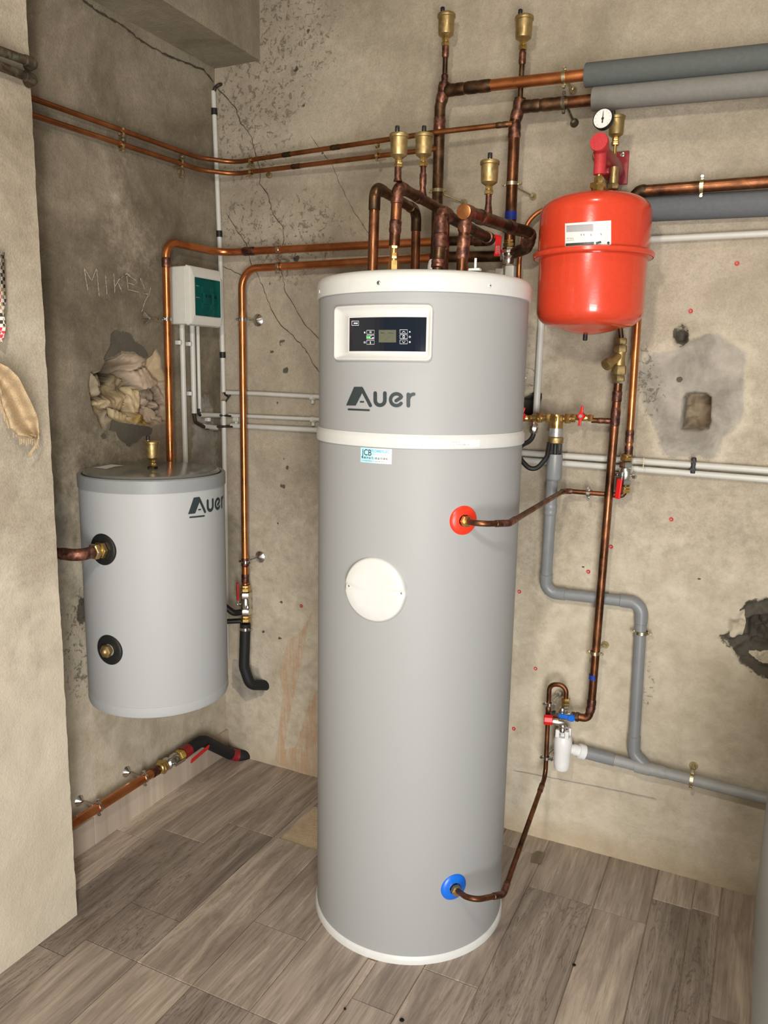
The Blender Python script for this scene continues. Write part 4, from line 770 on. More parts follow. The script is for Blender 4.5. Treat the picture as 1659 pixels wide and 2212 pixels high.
vz = PY(531, 1303, 2.645)
levervalve('lever valve with upright red handle on the copper pipe beside the buffer tank', (vz[0], 2.645, vz[2]), (0, 0, 1), (-.62, -.78, 0), .0205, (0, .0, 1), .078, 'nickel', True, 1.62)
vt = PY(1095, 566, ry_)
t = levervalve('lever valve with red hanging handle at the foot of the right riser', (r2x, ry_-.005, PY(1095, 560, ry_)[2]), (0, 0, 1), (-.42, -.9, 0), .017, (-.05, -.25, 1), .01, 'nickel', False, 1.2)
vv = PY(1352, 1022, 2.66)
levervalve('lever valve with red handle hanging down at right end of the hot water branch', (vv[0], 2.655, vv[2]), (0, 0, 1), (-.35, -1, 0), .0185, (-.06, 0, -1), .066, 'nickel', True, 1.28)
b = MB(); p = PY(1375, 1000, 2.65); lathe(b, [(.003, 0), (.003, .022)], p, (1, 0, 0), 10); box(b, p+np.array([.022, 0, 0]), (.003, .003, .036)); tag(b.build('bleed_key', MT['zinc_y'], None), 'small T shaped bleed key on the right side of the lever valve by the conduits', 'key')
# red handle part seen in front of the lower riser
b = MB(); p = PY(1077, 528, 2.53); leverarm(b, p+np.array([0, 0, .025]), (-.06, 0, -1), (0, -1, 0), .020, .062, .006); leverarm(b, p+np.array([-.018, .01, .028]), (1, -.1, -.3), (0, -1, .1), .012, .024, .006)
o = b.build('lever', MT['red_pl'], t); b = MB(); f = lambda x, y: tuple(p+np.array([x, -.0036, y]))
for pts in ([(-.006, -.006), (.005, -.006), (.0055, -.028), (-.006, -.028), (-.006, -.006)], [(-.003, -.010), (.003, -.010)], [(-.003, -.016), (.003, -.016)], [(-.003, -.023), (.003, -.023)], [(0, -.008), (0, -.026)]): stroke2(b, pts, .0011, f, cap=False)
b.build('lever_emblem', MT['ink_w'], t, False)
b = MB(); p = PY(1095, 592, 2.55); box(b, (p[0]+.012, p[1], p[2]), (.03, .03, .05), bev=.004); box(b, (p[0]-.022, p[1], p[2]), (.026, .03, .034), bev=.003); tag(b.build('grey_fitting', MT['boxpl'], None), 'pale grey square fitting below the hanging red handle behind the lid', 'fitting')
b = MB(); p = PY(932, 575, 2.30); lathe(b, [(.012, -.03), (.012, .0), (.009, .014), (.005, .020)], p, (0, 0, 1), 16); tag(b.build('plastic_nozzle', MT['white_pl'], None), 'small pale nozzle behind the lid left of the middle elbow', 'nozzle')
# ------------------------------------------------------------------ black insulated hoses near the left corner
def hose(name, label, pts, r, bend, mat='foam_b', extra=None):
    P, L, m = smoothpath(pts, bend, 12); t = thing(name, label, 'hose', tuple((P.min(0)+P.max(0))/2)); b = MB(); sweep(b, P, r, 20); b.build('sleeve', MT[mat], t)
    if extra: extra(t, P, L)
    return t
x0 = vz[0]
def ex1(t, P, L):
    b = MB(); ringband(b, P[0]+np.array([0, 0, -.02]), (0, 0, 1), .0225, .0245, .012); box(b, P[0]+np.array([.030, -.004, -.018]), (.016, .010, .010), bev=.002); b.build('hose_clamp', MT['chrome'], t)
zt_ = PY(528, 1350, 2.645)[2]
hose('insulated_hose', 'thick black insulated hose curving into the wall below the red lever valve', [(x0, 2.640, zt_+.008), (x0-.003, 2.63, PY(526, 1440, 2.63)[2]), (x0+.02, 2.640, PY(535, 1478, 2.64)[2]), (x0+.055, 2.73, PY(548, 1480, 2.7)[2])], .0225, .045, extra=ex1)
pipe('rubber_hose', 'black rubber hose behind the buffer tank reaching the valve, upper one', 'hose', [(-2.02, 2.56, PY(495, 1300, 2.6)[2]+.02), PY(505, 1325, 2.60), PY(522, 1322, 2.635)], .013, .03, 'rubber')
pipe('rubber_hose', 'black straight pipe stub behind the buffer tank, lower one beside the valve', 'hose', [PY(478, 1343, 2.58), PY(520, 1341, 2.635)], .011, .03, 'rubber')
# ------------------------------------------------------------------ floor level copper pipe, left wall
xf, zf = -2.030, .170
fpipe = pipe('copper_pipe', 'thick copper pipe low on the left wall just above the floor', 'pipe', [(xf, 1.60, zf), (xf, 2.200, zf)], .0170, 0, 'cu_new', (), ((.97, .02),), 'cu_joint')
for x, y, lab in [(312, 1690, 'chrome clamp with cone rosette on the low copper pipe, nearer the valve'), (212, 1740, 'chrome clamp with cone rosette on the low copper pipe, nearer the pier')]:
    p = PX(x, y, xf); clamp((xf, p[1], zf), (0, 1, 0), (-1, 0, 0), .017, .056, lab, True, 'chrome', off=(0, -.035, .030), rr=.024)
t = thing('floor_valve', 'brass and chrome lever valve with red handle low near the corner', 'valve', (xf, 2.30, zf))
b = MB(); lathe(b, [(.017, 0), (.022, .004), (.025, .012), (.025, .030), (.020, .040)], (xf, 2.205, zf), (0, 1, 0), 24); hexn(b, (xf, 2.215, zf), (0, 1, 0), .029, .018); b.build('hex_nut', MT['brass'], t)
b = MB(); lathe(b, [(.020, 0), (.026, .006), (.026, .012), (.019, .020), (.019, .034), (.024, .040), (.024, .060), (.018, .066)], (xf, 2.245, zf), (0, 1, 0), 24); lathe(b, [(.007, 0), (.007, .03)], (xf, 2.275, zf), (1, 0, -.2), 14); b.build('body', MT['chrome'], t)
b = MB(); hexn(b, (xf, 2.318, zf), (0, 1, 0), .026, .02); lathe(b, [(.020, .02), (.022, .03), (.022, .045)], (xf, 2.318, zf), (0, 1, 0), 20); b.build('rear_nut', MT['yellow_tape'], t)
a = PX(413, 1645, -1.985); c = PX(440, 1622, -1.985); b = MB(); leverarm(b, a, c-a, (1, 0, -.4), .020, .115, .007); b.build('lever', MT['red_pl'], t)
b = MB(); leverarm(b, (xf+.03, 2.268, zf-.008), (0, 1, 0), (1, 0, -.3), .012, .06, .003); b.build('lever_plate', MT['chrome'], t)
def ex2(t, P, L):
    b = MB(); sweep(b, cut(P, L, 0, .04), .0262, 18); b.build('red_band', MT['red_block'], t); b = MB(); sweep(b, cut(P, L, L[-1]-.125, L[-1]-.085), .0255, 18); b.build('red_band', MT['red_block'], t)
hose('insulated_hose', 'thick black insulated hose low in the corner, from floor valve into the back wall', [(xf, 2.345, zf), (xf, 2.47, .178), PY(500, 1630, 2.66), PY(528, 1634, 2.70), PY(548, 1628, 2.76)], .0250, .09, extra=ex2)
# ------------------------------------------------------------------ fuse box and conduits on the left wall
fb_t = thing('fuse_box', 'off white wall fuse box with dark green see-through door', 'fuse box', (-2.03, 2.50, 1.88))
y0, y1, z0, z1_ = 2.408, 2.600, PX(440, 705, -1.99)[2], PX(440, 573, -1.99)[2]; z0, z1_ = 1.888, 2.100; xfr = -1.985
b = MB(); box(b, ((XL+xfr-.018)/2, (y0+y1)/2, (z0+z1_)/2), (xfr-.018-XL, y1-y0, z1_-z0), bev=.006); b.build('casing', MT['boxpl'], fb_t)
wy0, wy1, wz0, wz1 = 2.438, 2.590, 1.922, 2.062
b = MB(); R_ = [(rrect(y0+.002, y1-.002, z0-.002, z1_+.002, .006), xfr-.022), (rrect(y0, y1, z0-.004, z1_+.004, .006), xfr-.018), (rrect(y0+.003, y1-.003, z0, z1_, .006), xfr-.004), (rrect(y0+.008, y1-.006, z0+.006, z1_-.006, .006), xfr), (rrect(wy0-.003, wy1+.002, wz0-.003, wz1+.003, .004), xfr+.002), (rrect(wy0, wy1, wz0, wz1, .004), xfr), (rrect(wy0, wy1, wz0, wz1, .004), xfr-.035)]
n = len(R_[0][0]); b.add([(x_, u, v) for rg, x_ in R_ for u, v in rg], [(i*n+k, i*n+(k+1) % n, (i+1)*n+(k+1) % n, (i+1)*n+k) for i in range(len(R_)-1) for k in range(n)]+[tuple(range((len(R_)-1)*n, len(R_)*n))]); b.build('cover', MT['boxpl'], fb_t, True, None, 35)
b = MB(); box(b, (xfr+.001, (wy0+wy1)/2, (wz0+wz1)/2), (.0035, wy1-wy0-.002, wz1-wz0-.002), bev=.001); dr = b.build('door', MT['green'], fb_t); dr['label'] = 'dark green transparent door'
for z_ in (2.030, 1.988): b = MB(); box(b, (xfr+.004, wy0+.010, z_), (.004, .016, .003), bev=.0008); b.build('hinge', MT['chrome'], dr)
for i, (yy, ww) in enumerate(((2.515, .036), (2.56, .018))):
    b = MB(); box(b, (xfr-.022, yy, 1.992), (.022, ww-.002, .085), bev=.002); box(b, (xfr-.010, yy, 1.990), (.016, ww-.002, .042), bev=.002); br = b.build('breaker', MT['boxpl'], fb_t)
    for q in ((-.009, .009) if i == 0 else (0,)): b = MB(); box(b, (xfr-.004, yy+q, 1.998), (.012, .009, .010), bev=.001); b.build('toggle', MT['rubber'], br)
def conduit(label, pts, r=.0095, bend=.03, mat='conduit', cat='conduit', parts=(), name='conduit'):
    P, L, m = smoothpath([np.array(p) for p in pts], bend); 
    if not parts: mb = MB(); sweep(mb, P, r, 16); return tag(mb.build(name, MT[mat], None), label, cat)
    t = thing(name, label, cat, tuple((P.min(0)+P.max(0))/2)); mb = MB(); sweep(mb, P, r, 16); mb.build('tube', MT[mat], t)
    for f_, m_ in parts: mb = MB(); s = f_*L[-1]; sweep(mb, cut(P, L, s-.012, s+.012), r*1.28, 16); mb.build('clip', MT[m_], t)
    return t
xw = XL+.014
def vert(px_, ya, yb, X): a = PX(px_, ya, X); c = np.array([X, a[1], PX(px_, yb, X)[2]]); return [a, c]
conduit('white conduit dropping from the fuse box behind the buffer tank, leftmost of three', vert(393, 700, 1060, xw), .0105)
conduit('white conduit dropping from the fuse box, middle of three, ending above a dark cable bend', vert(415, 700, 893, xw+.004), .0105)
conduit('thin white conduit dropping from the fuse box, rightmost of three', vert(427, 700, 890, xw), .0075)
a = PX(419, 893, xw); conduit('brown cable curving from the middle conduit to the lower horizontal conduit', [a+np.array([0, -.005, .02]), PX(422, 912, xw), PX(444, 924, xw), PX(452, 924, xw)], .0075, .02, 'cable', 'cable', name='cable')
a = PX(430, 888, xw); conduit('black cable curving from the thin conduit to the upper horizontal conduit', [a+np.array([0, 0, .01]), PX(430, 897, xw), PX(440, 897, xw)], .006, .01, 'rubber', 'cable', name='cable')
conduit('short white conduit piece in the corner, upper', [PX(433, 896, xw), PX(474, 897, xw)], .0095)
conduit('short white conduit piece in the corner, lower', [PX(441, 921, xw), PX(468, 924, xw)], .0105)
conduit('black cable crossing the corner, upper', [PX(470, 897, xw), PY(490, 898, 2.69), PY(500, 899, 2.69)], .0045, .02, 'rubber', 'cable', name='cable')
conduit('black cable crossing the corner, lower', [PX(462, 923, xw), PY(488, 921, 2.69), PY(504, 921, 2.69)], .0055, .02, 'cable', 'cable', name='cable')
for (x, y), lb_ in [((385, 740), 'left, level with the second one'), ((407, 743), 'right, between the conduits under the fuse box'), ((408, 850), 'lowest, beside the middle conduit'), ((448, 906), 'under the short upper corner piece')]:
    p = PX(x, y, XL+.010); b = MB(); box(b, p, (.016, .020, .016), bev=.003); ringband(b, p+np.array([.006, .0, 0]), (0, 0, 1), .007, .010, .014, 14); tag(b.build('conduit_clip', MT['conduit'], None), 'white conduit clip on the left wall, '+lb_, 'clip')
yw = YB-.020
conduit('white corner conduit rising from the fuse box to near the beam', [PY(461, 197, yw), PY(476, 560, yw), PY(483, 847, yw)], .0095, 0, parts=((.065, 'rubber'), (.46, 'rubber'), (.87, 'rubber')))
conduit('white corner conduit below the cable crossing, going down past the buffer tank', [PY(483, 866, yw-.004), PY(488, 1180, yw-.004), PY(490, 1420, yw-.004)], .0105, 0)
conduit('dark cable bending out of the corner conduit into the wall under the beam', [PY(461, 205, yw), PY(464, 190, yw), PY(474, 182, yw), PY(484, 183, YB+.02)], .0065, .02, 'cable', 'cable', name='cable')
conduit('black cable at the bottom of the upper corner conduit', [PY(483, 842, yw), PY(486, 852, yw), PY(492, 856, yw)], .004, .01, 'rubber', 'cable', name='cable')
conduit('black cable slanting from the top horizontal conduit down to the corner conduit', [PY(498, 853, yw+.004), PY(484, 872, yw-.004)], .003, 0, 'rubber', 'cable', name='cable')
conduit('white horizontal conduit left of the heater, topmost of three', [PY(490, 848, yw+.003), PY(560, 850, yw+.003), PY(760, 861, yw+.003)], .0085, 0)
conduit('white horizontal conduit left of the heater, middle of three', [PY(495, 897, yw+.003), PY(760, 909, yw+.003)], .0075, 0)
conduit('white horizontal conduit left of the heater, lowest of three', [PY(500, 919, yw+.003), PY(760, 933, yw+.003)], .0105, 0)
for x, y, lb_ in [(677, 858, 'on the topmost conduit beside the heater'), (678, 906, 'on the middle conduit beside the heater'), (512, 905, 'on the middle conduit beside the corner')]:
    p = PY(x, y, YB-.010); b = MB(); box(b, p, (.018, .018, .018), bev=.003); ringband(b, p+np.array([0, -.007, 0]), (1, 0, 0), .008, .0115, .016, 14); box(b, p+np.array([0, -.004, -.018]), (.010, .012, .014), bev=.002); tag(b.build('conduit_clip', MT['conduit'], None), 'white plastic conduit clip '+lb_, 'clip')
conduit('white vertical conduit between the heater and the red vessel', [PY(1175, 600, yw), PY(1158, 895, yw)], .0115, 0)
conduit('white horizontal conduit right of the heater, upper of two', [PY(1060, 973, yw), PY(1700, 1019, yw)], .0105, 0)
conduit('white horizontal conduit right of the heater, lower of two', [PY(1060, 988, yw), PY(1700, 1039, yw)], .0105, 0)
p = PY(1498, 1005, yw-.004); b = MB()
for dz in (.011, -.014): ringband(b, p+np.array([0, 0, dz]), (1, 0, .03), .0108, .0135, .014, 18)
box(b, p+np.array([0, -.004, 0]), (.012, .018, .05), bev=.003); tag(b.build('cable_tie', MT['rubber'], None), 'black clip strapping the two horizontal conduits on the right', 'cable tie')
conduit('single white horizontal conduit right of the red vessel', [PY(1330, 521, yw), PY(1700, 502, yw)], .0105, 0)
# ------------------------------------------------------------------ red expansion vessel
VY = 2.490; vc = np.array([-.521, VY, 0]); vr = .1625
ev = thing('expansion_vessel', 'round red enamelled expansion vessel hanging on the back wall', 'expansion vessel', (vc[0], vc[1], 1.85))
zs = 2.075
def dome(zb, zt__, r, top=True):
    h = zt__-zb; out = []
    cr_ = .066
    for k in range(9): a = math.pi/2*k/8; out.append((r-cr_+cr_*math.cos(a), h-.070+(.070-.020)*math.sin(a)))
    for q in (.75, .5, .25, .01): rr_ = (r-cr_)*q; out.append((rr_, h-.020+.020*(1-q*q)))
    return out
up_ = [(vr+.012, zs-.008), (vr+.0155, zs-.004), (vr+.0155, zs+.005), (vr+.010, zs+.009), (vr+.001, zs+.010)]+[(r_, zs+h_) for r_, h_ in dome(zs, 2.262, vr)]
b = MB(); lathe(b, up_, (vc[0], vc[1], 0), (0, 0, 1), 96, cap=False); b.build('upper_shell', MT['red_paint'], ev, True, None, 40)
lo_ = [(vr+.010, zs-.008), (vr-.004, zs-.009)]+[(r_-.004, zs-h_) for r_, h_ in dome(0, zs-1.845, vr)]
b = MB(); lathe(b, lo_, (vc[0], vc[1], 0), (0, 0, 1), 96, cap=False); b.build('lower_shell', MT['red_paint'], ev, True, None, 40)
b = MB(); lathe(b, [(.007, .0), (.007, -.018), (.005, -.020)], (vc[0]-.008, vc[1], 1.848), (0, 0, 1), 14); b.build('valve_cap', MT['rubber'], ev)
VC = (vc[0], vc[1])
fv = lambda x, y, off=.0020: cylmap(VC, vr, *onCyl(1200+x/10.37, 440+y/10.37, VC, vr), off)
b = MB(); cols_ = [(x, 445-75*(x-235)/1020 if x < 700 else 411-35*(x-700)/555, 985-(x-210)*.035) for x in np.linspace(222, 1240, 14)]
b.add([fv(x, q) for x, a, c in cols_ for q in (a, c)], [(2*i, 2*i+2, 2*i+3, 2*i+1) for i in range(13)]); vl = b.build('label', MT['paper'], ev, False)
b = MB(); g_ = [(x, 895-(x-210)*.06+(20 if x > 880 else 0)*0, 972-(x-210)*.035) for x in np.linspace(235, 862, 9)]; b.add([fv(x, q, .0026) for x, a, c in g_ for q in (a, c)], [(2*i, 2*i+2, 2*i+3, 2*i+1) for i in range(8)])
stroke2(b, seg((905, 890), (1020, 860), 3), 50, lambda x, y: fv(x, y, .0026), cap=False); stroke2(b, seg((1160, 900), (1195, 860), 2), 50, lambda x, y: fv(x, y, .0026), cap=False); b.build('label_band', simple('dark_green_band', (.02, .05, .045), .4), vl, False)
b = MB(); g_ = [(x, 490-(x-250)*.055, 640-(x-250)*.03) for x in np.linspace(250, 850, 9)]; b.add([fv(x, q, .0023) for x, a, c in g_ for q in (a, c)], [(2*i, 2*i+2, 2*i+3, 2*i+1) for i in range(8)]); b.build('label_panel', simple('lilac_grey_print', (.42, .40, .42), .5), vl, False)
b = MB(); f13 = lambda x, y: fv(x, y, .0026)
for k in range(7): stroke2(b, seg((255, 508+k*20-0), (820, 470+k*20), 6), 5 if k else 12, f13, cap=False)
for x in (270, 300, 335, 365, 395): stroke2(b, seg((x, 765), (x+6, 800), 2), 14, f13, cap=False)
for x, y in ((575, 700), (630, 700), (790, 705), (1010, 690)): stroke2(b, seg((x, y-25), (x+15, y+20), 2), 22, f13, cap=False)
stroke2(b, seg((240, 835), (430, 822), 3), 7, f13, cap=False); b.build('label_text', MT['ink_g'], vl, False)
# boiler safety group on top of the vessel
sg = thing('safety_group', 'red boiler safety group with round gauge above the red vessel', 'safety group', PY(1320, 380, 2.6))
plt_c = PY(1340, 352, YB-.012); hw = .045
c0, c1_ = PY(1325, 400, YB-.014), PY(1356, 326, YB-.014)
b = MB(); box(b, ((c0[0]+c1_[0])/2, YB-.012, (c0[2]+c1_[2])/2), (abs(c1_[0]-c0[0])+.01, .006, abs(c1_[2]-c0[2])), bev=.002); b.build('wall_plate', MT['red_block'], sg)
p = PY(1344.5, 334, YB-.016); b = MB(); lathe(b, [(.007, 0), (.007, .003), (.004, .004)], p, (0, -1, 0), 16); b.build('screw', MT['chrome'], sg)
a = PY(1296, 332, 2.42); c = PY(1330, 372, 2.69); d_ = unit(c-a); b = MB(); lathe(b, [(.020, 0), (.026, .02), (.030, .10), (.030, .2), (.024, float(np.linalg.norm(c-a)))], a, d_, 28); box(b, (a+c)/2+np.array([.004, .02, -.02]), (.03, .16, .05), bev=.01); b.build('block', MT['red_block'], sg)
# relief valve cap (faces the room) and stem
rc = PY(1295, 308, 2.37); dcap = unit((-.10, -1, .12)); b = MB(); lathe(b, [(.014, -.05), (.022, -.02), (.0250, -.006), (.0255, .004), (.0245, .0085), (.001, .0095)], rc, dcap, 36); rcap = b.build('relief_cap', MT['red_cap'], sg, True, None, 30)
b = MB(); q = PY(1297, 335, 2.40); lathe(b, [(.0165, -.052), (.0165, .012)], q, (0, 0, 1), 24); b.build('relief_body', MT['red_cap'], sg)
b = MB(); lathe(b, [(.008, -.075), (.008, -.050)], q, n=16); hexn(b, q+np.array([0, 0, -.076]), (0, 0, 1), .014, .018); hexn(b, q+np.array([0, 0, -.100]), (0, 0, 1), .017, .018); hexn(b, q+np.array([-.004, .014, -.088]), (0, 0, 1), .024, .016); b.build('relief_outlet', MT['brass'], sg)
q2 = PY(1325, 400, 2.50); b = MB(); hexn(b, q2+np.array([0, 0, -.012]), (0, 0, 1), .017, .016); lathe(b, [(.012, 0), (.012, .05)], q2, n=16); b.build('lower_union', MT['brass_cast'], sg)
# vessel connection nipple
b = MB(); lathe(b, [(.014, 0), (.014, .02)], (vc[0], vc[1], 2.255), n=18); b.build('nipple', MT['brass_cast'], sg)
gc = PY(1302, 256, 2.42); gd = unit((-.14, -1, .10)); ga = thing('pressure_gauge', 'round white faced pressure gauge with black needle on the safety group', 'gauge', gc)
b = MB(); lathe(b, [(.008, -.034), (.008, -.022), (.024, -.020), (.0285, -.014), (.0290, .001), (.0275, .003), (.0262, .001)], gc, gd, 44, cap=False); b.build('case', MT['rubber'], ga)
b = MB(); lathe(b, [(.0268, .0), (.001, .0002)], gc, gd, 44); fcg = b.build('dial', MT['paper'], ga, False)
u_, v_, _ = frame(gd); vz_ = unit(np.array([0, 0, 1.])-gd*gd[2]); uz = np.cross(vz_, gd); gf = lambda x, y: tuple(gc+gd*.0008+uz*x+vz_*y)
b = MB(); b.add([gf(-.0022, -.012), gf(.0022, -.012), gf(.0007, .021), gf(-.0007, .021)], [(0, 1, 2, 3)]); stroke2(b, arc(0, 0, .0026, 0, 360, 14), .0028, gf, cap=False); b.build('needle', MT['ink_d'], ga, False)
b = MB()
for a_ in range(-45, 226, 27): r_ = math.radians(a_); stroke2(b, [(.0195*math.cos(r_), .0195*math.sin(r_)), (.0235*math.cos(r_), .0235*math.sin(r_))], .0008, gf, cap=False)
b.build('scale_marks', MT['ink_g'], ga, False)
vq = PY(1329, 314, 2.53); vent(tuple(vq), 'slim brass air vent half hidden behind the pressure gauge', .95, -.3)
b = MB(); lathe(b, [(.005, 0), (.005, -.05)], vq, n=12); tag(b.build('vent_stem', MT['brass'], None), 'thin brass stem from the safety group up to its vent', 'pipe stub')
# ------------------------------------------------------------------ right side copper
zq = PY(1400, 410, 2.655)
Xo = PY(1378, 700, 2.655); 
pipe('copper_pipe', 'thick brown copper pipe from the right edge ending behind the top of the red vessel', 'pipe', [PY(1720, 388, 2.640), PY(1380, 413, 2.640), PY(1360, 440, 2.640)], .0170, [0, .025, 0], 'cu_old', (), ((.93, .03),), 'cu_dark')
pipe('copper_pipe', 'bright copper pipe descending from behind the red vessel into the lever valve', 'pipe', [PY(1386, 560, 2.655), PY(1363, 900, 2.655), PY(1357, 988, 2.655)], .0122, 0, 'cu_new', (), ((.97, .02), (.89, .022)), 'cu_joint')
a, c = PY(1330, 455, 2.672), PY(1720, 436, 2.672); b = MB(); lathe(b, [(.012, 0), (.036, .0), (.0375, .002), (.0375, .8)], a, unit(c-a), 36); tag(b.build('insulation_tube', MT['tube_dark'], None), 'dark bluish grey tube behind the thick brown pipe right of the vessel', 'insulation')  # plain dark cylinder filling the bluish grey band behind the pipe
clamp(PY(1516, 403, 2.640), (1, 0, 0), (0, 1, 0), .0175, .057, 'brass coloured clamp on the copper pipe right of the red vessel', False, 'zinc_y')
s0 = PY(1352, 1062, 2.65); branch = [PY(1351, 1045, 2.652), PY(1349, 1066, 2.650), PY(1225, 1058, 2.645), pr+nrr*.02+np.array([.125, .02, 0]), pr+nrr*.065, pr+nrr*.01]
Pb = [PY(1352, 1040, 2.652), PY(1350, 1071, 2.650), PY(1218, 1060, 2.645), PY(1100, 1130, 2.02), PY(1035, 1132, 1.905), pr+nrr*.010]
pipe('copper_pipe', 'thin copper hot water pipe from the red heater port to the back wall valve', 'pipe', Pb, .0082, [0, .018, .03, .035, .03, 0], 'cu_old', (3,), ((.06, .02), (.23, .025)), 'cu_joint', .03, 1.18)
for (c_, d__, lab) in ((pr, nrr, 'brass nut on the red hot water port'), (pb, nbb, 'brass nut on the blue cold water port')):
    t = thing('union_nut', lab, 'nut', c_+d__*.01); b = MB(); lathe(b, [(.015, .004), (.015, .012)], c_, d__, 20); b.build('washer', MT['cu_dark'], t); b = MB(); hexn(b, c_+d__*.010, d__, .0165, .014, .15); lathe(b, [(.0105, .024), (.0105, .030)], c_, d__, 18); b.build('hex', MT['brass'], t)
p = PY(1271, 1066, 2.648); t = clamp(p, (1, 0, 0), (0, 1, 0), .0085, .06, 'chrome clamp on the hot water pipe before the tall copper pipe', False, 'chrome')
# tall supply pipe
xs = [PY(1334, 835, 2.63), PY(1325, 1000, 2.63), PY(1280, 1500, 2.63)]; X_ = PY(1325, 1000, 2.63)[0]
sup = [np.array([X_+.0, 2.63, PY(1334, 828, 2.63)[2]]), PY(1310, 1160, 2.63), PY(1277, 1524, 2.635), PY(1262, 1552, 2.63), PY(1241, 1549, 2.625)]
sup = [PY(1335, 828, 2.63), PY(1277, 1528, 2.63), PY(1270, 1552, 2.628), PY(1240, 1547, 2.622)]
pipe('copper_pipe', 'tall brown copper water pipe on the back wall with blue tape near its foot', 'pipe', sup, .0140, [0, .022, .02, 0], 'cu_old', (), ((.035, .018), (.09, .03), (.86, .0), (.925, .025)), 'cu_joint')
p = PY(1281.5, 1462, 2.63); p2 = PY(1284, 1430, 2.63); b = MB(); ringband(b, p, p2-p, .0138, .0148, .018); tag(b.build('tape_ring', MT['blue_tape'], None), 'blue tape round the tall copper pipe above the safety valve', 'tape')
clamp(PY(1285, 1410, 2.63), (0, 0, 1), (0, 1, 0), .014, .08, 'brass coloured clamp on the tall copper pipe above its blue tape', True, 'zinc_y', off=(.02, 0, .008), rr=.014)
# Y strainer
t = thing('strainer', 'brass Y strainer above the tall copper pipe under the red vessel', 'strainer', PY(1338, 780, 2.62))
a, c = PY(1335, 824, 2.63), PY(1342, 730, 2.63); d_ = unit(c-a); Ls = float(np.linalg.norm(c-a)); b = MB(); hexn(b, a, d_, .021, .020); hexn(b, a+d_*.021, d_, .024, .030); lathe(b, [(.018, .050), (.016, .075), (.018, Ls-.04)], a, d_, 24); hexn(b, a+d_*(Ls-.046), d_, .021, .024); hexn(b, a+d_*(Ls-.02), d_, .019, .02); b.build('body', MT['brass_cast'], t)
e = PY(1309, 789, 2.575); m0 = a+d_*.085; b = MB(); dd = e-m0; l_ = float(np.linalg.norm(dd)); lathe(b, [(.013, 0), (.015, l_*.5), (.017, l_*.8), (.0185, l_*.82), (.0185, l_), (.014, l_+.002)], m0, dd, 24); b.build('filter_branch', MT['brass_cast'], t)
pipe('copper_pipe', 'short dark pipe between strainer and the underside of the vessel area', 'pipe', [c, PY(1338, 690, 2.63), PY(1330, 640, 2.63)], .008, .02, 'cu_dark')
# butterfly valve branch with disconnector
t = pipe('copper_pipe', 'short copper stub joining the brass filling valves to the tall pipe', 'pipe', [PY(1330, 910, 2.63), PY(1278, 908, 2.63)], .0085, 0, 'cu_old', (), ((.5, .02),), 'cu_joint')
def butterfly(px_, py_, lab, rot):
    c = PY(px_, py_, 2.62); t = thing('butterfly_valve', lab, 'valve', c); b = MB(); ax = np.array([1., 0, -.01]); hexn(b, c-ax*.035, ax, .0125, .016); lathe(b, [(.008, -.02), (.0115, -.012), (.0115, .012), (.008, .02)], c, ax, 20); hexn(b, c+ax*.019, ax, .0125, .016); b.build('body', MT['brass'], t)
    b = MB(); h = c+np.array([0, -.022, .006]); lathe(b, [(.012, .016), (.012, -.003), (.010, -.006)], h, (0, 1, 0), 20)
    for s_ in (-1, 1): box(b, h+np.array([math.sin(rot)*s_*.019, -.002, math.cos(rot)*s_*.019]), (.009, .007, .026), np.array([(math.cos(rot), 0, -math.sin(rot)), (0, 1, 0), (math.sin(rot), 0, math.cos(rot))]), .002)
    b.build('handle', MT['red_pl'], t); b = MB(); lathe(b, [(.0055, -.006), (.0055, -.009)], h, (0, 1, 0), 12); b.build('handle_screw', MT['nickel'], t); return t
butterfly(1258, 902, 'small brass valve with red butterfly handle left of the tall copper pipe', .1)
butterfly(1130, 903, 'small brass valve with red butterfly handle half hidden behind the heater', .3)
t = thing('backflow_preventer', 'brass backflow preventer with downward outlet between two red butterfly valves', 'valve', PY(1204, 905, 2.62))
c = PY(1204, 903, 2.61); a, e = PY(1150, 902, 2.62), PY(1243, 905, 2.62); b = MB(); lathe(b, [(.012, 0), (.012, float(np.linalg.norm(e-a)))], a, e-a, 24); hexn(b, PY(1160, 902, 2.62), (1, 0, 0), .019, .018); hexn(b, PY(1221, 904, 2.62), (1, 0, 0), .0185, .018); box(b, PY(1190, 903, 2.615), (.03, .034, .032), bev=.006); b.build('body', MT['brass'], t)
cz = PY(1203, 903, 2.60); b = MB(); lathe(b, [(.020, .012), (.0215, .006), (.0215, -.045), (.019, -.050)], cz, (0, 0, 1), 28); hexn(b, cz+np.array([0, 0, -.012]), (0, 0, 1), .024, .02); b.build('outlet_body', MT['brass'], t)
zz = [PY(1203, y, 2.60)[2]-cz[2] for y in (925, 943, 955, 978, 1036, 1040)]
b = MB(); lathe(b, [(.0225, zz[0]), (.0225, zz[1])], cz, (0, 0, 1), 28); b.build('name_band', MT['steel_lbl'], t)
b = MB(); lathe(b, [(.021, zz[1]), (.0255, zz[1]-.004), (.0255, zz[2]-.002), (.020, zz[2]-.006)], cz, (0, 0, 1), 28); b.build('lower_ring', MT['brass_cast'], t)
b = MB()
for k in range(6):
    a_ = k*math.pi/3+.2; box(b, cz+np.array([.019*math.cos(a_), .019*math.sin(a_), (zz[2]+zz[3])/2-.004]), (.006, .006, abs(zz[3]-zz[2])+.014), bev=.001)
lathe(b, [(.008, zz[2]), (.012, zz[3]-.01)], cz, (0, 0, 1), 18); b.build('air_gap_ribs', MT['rubber'], t)
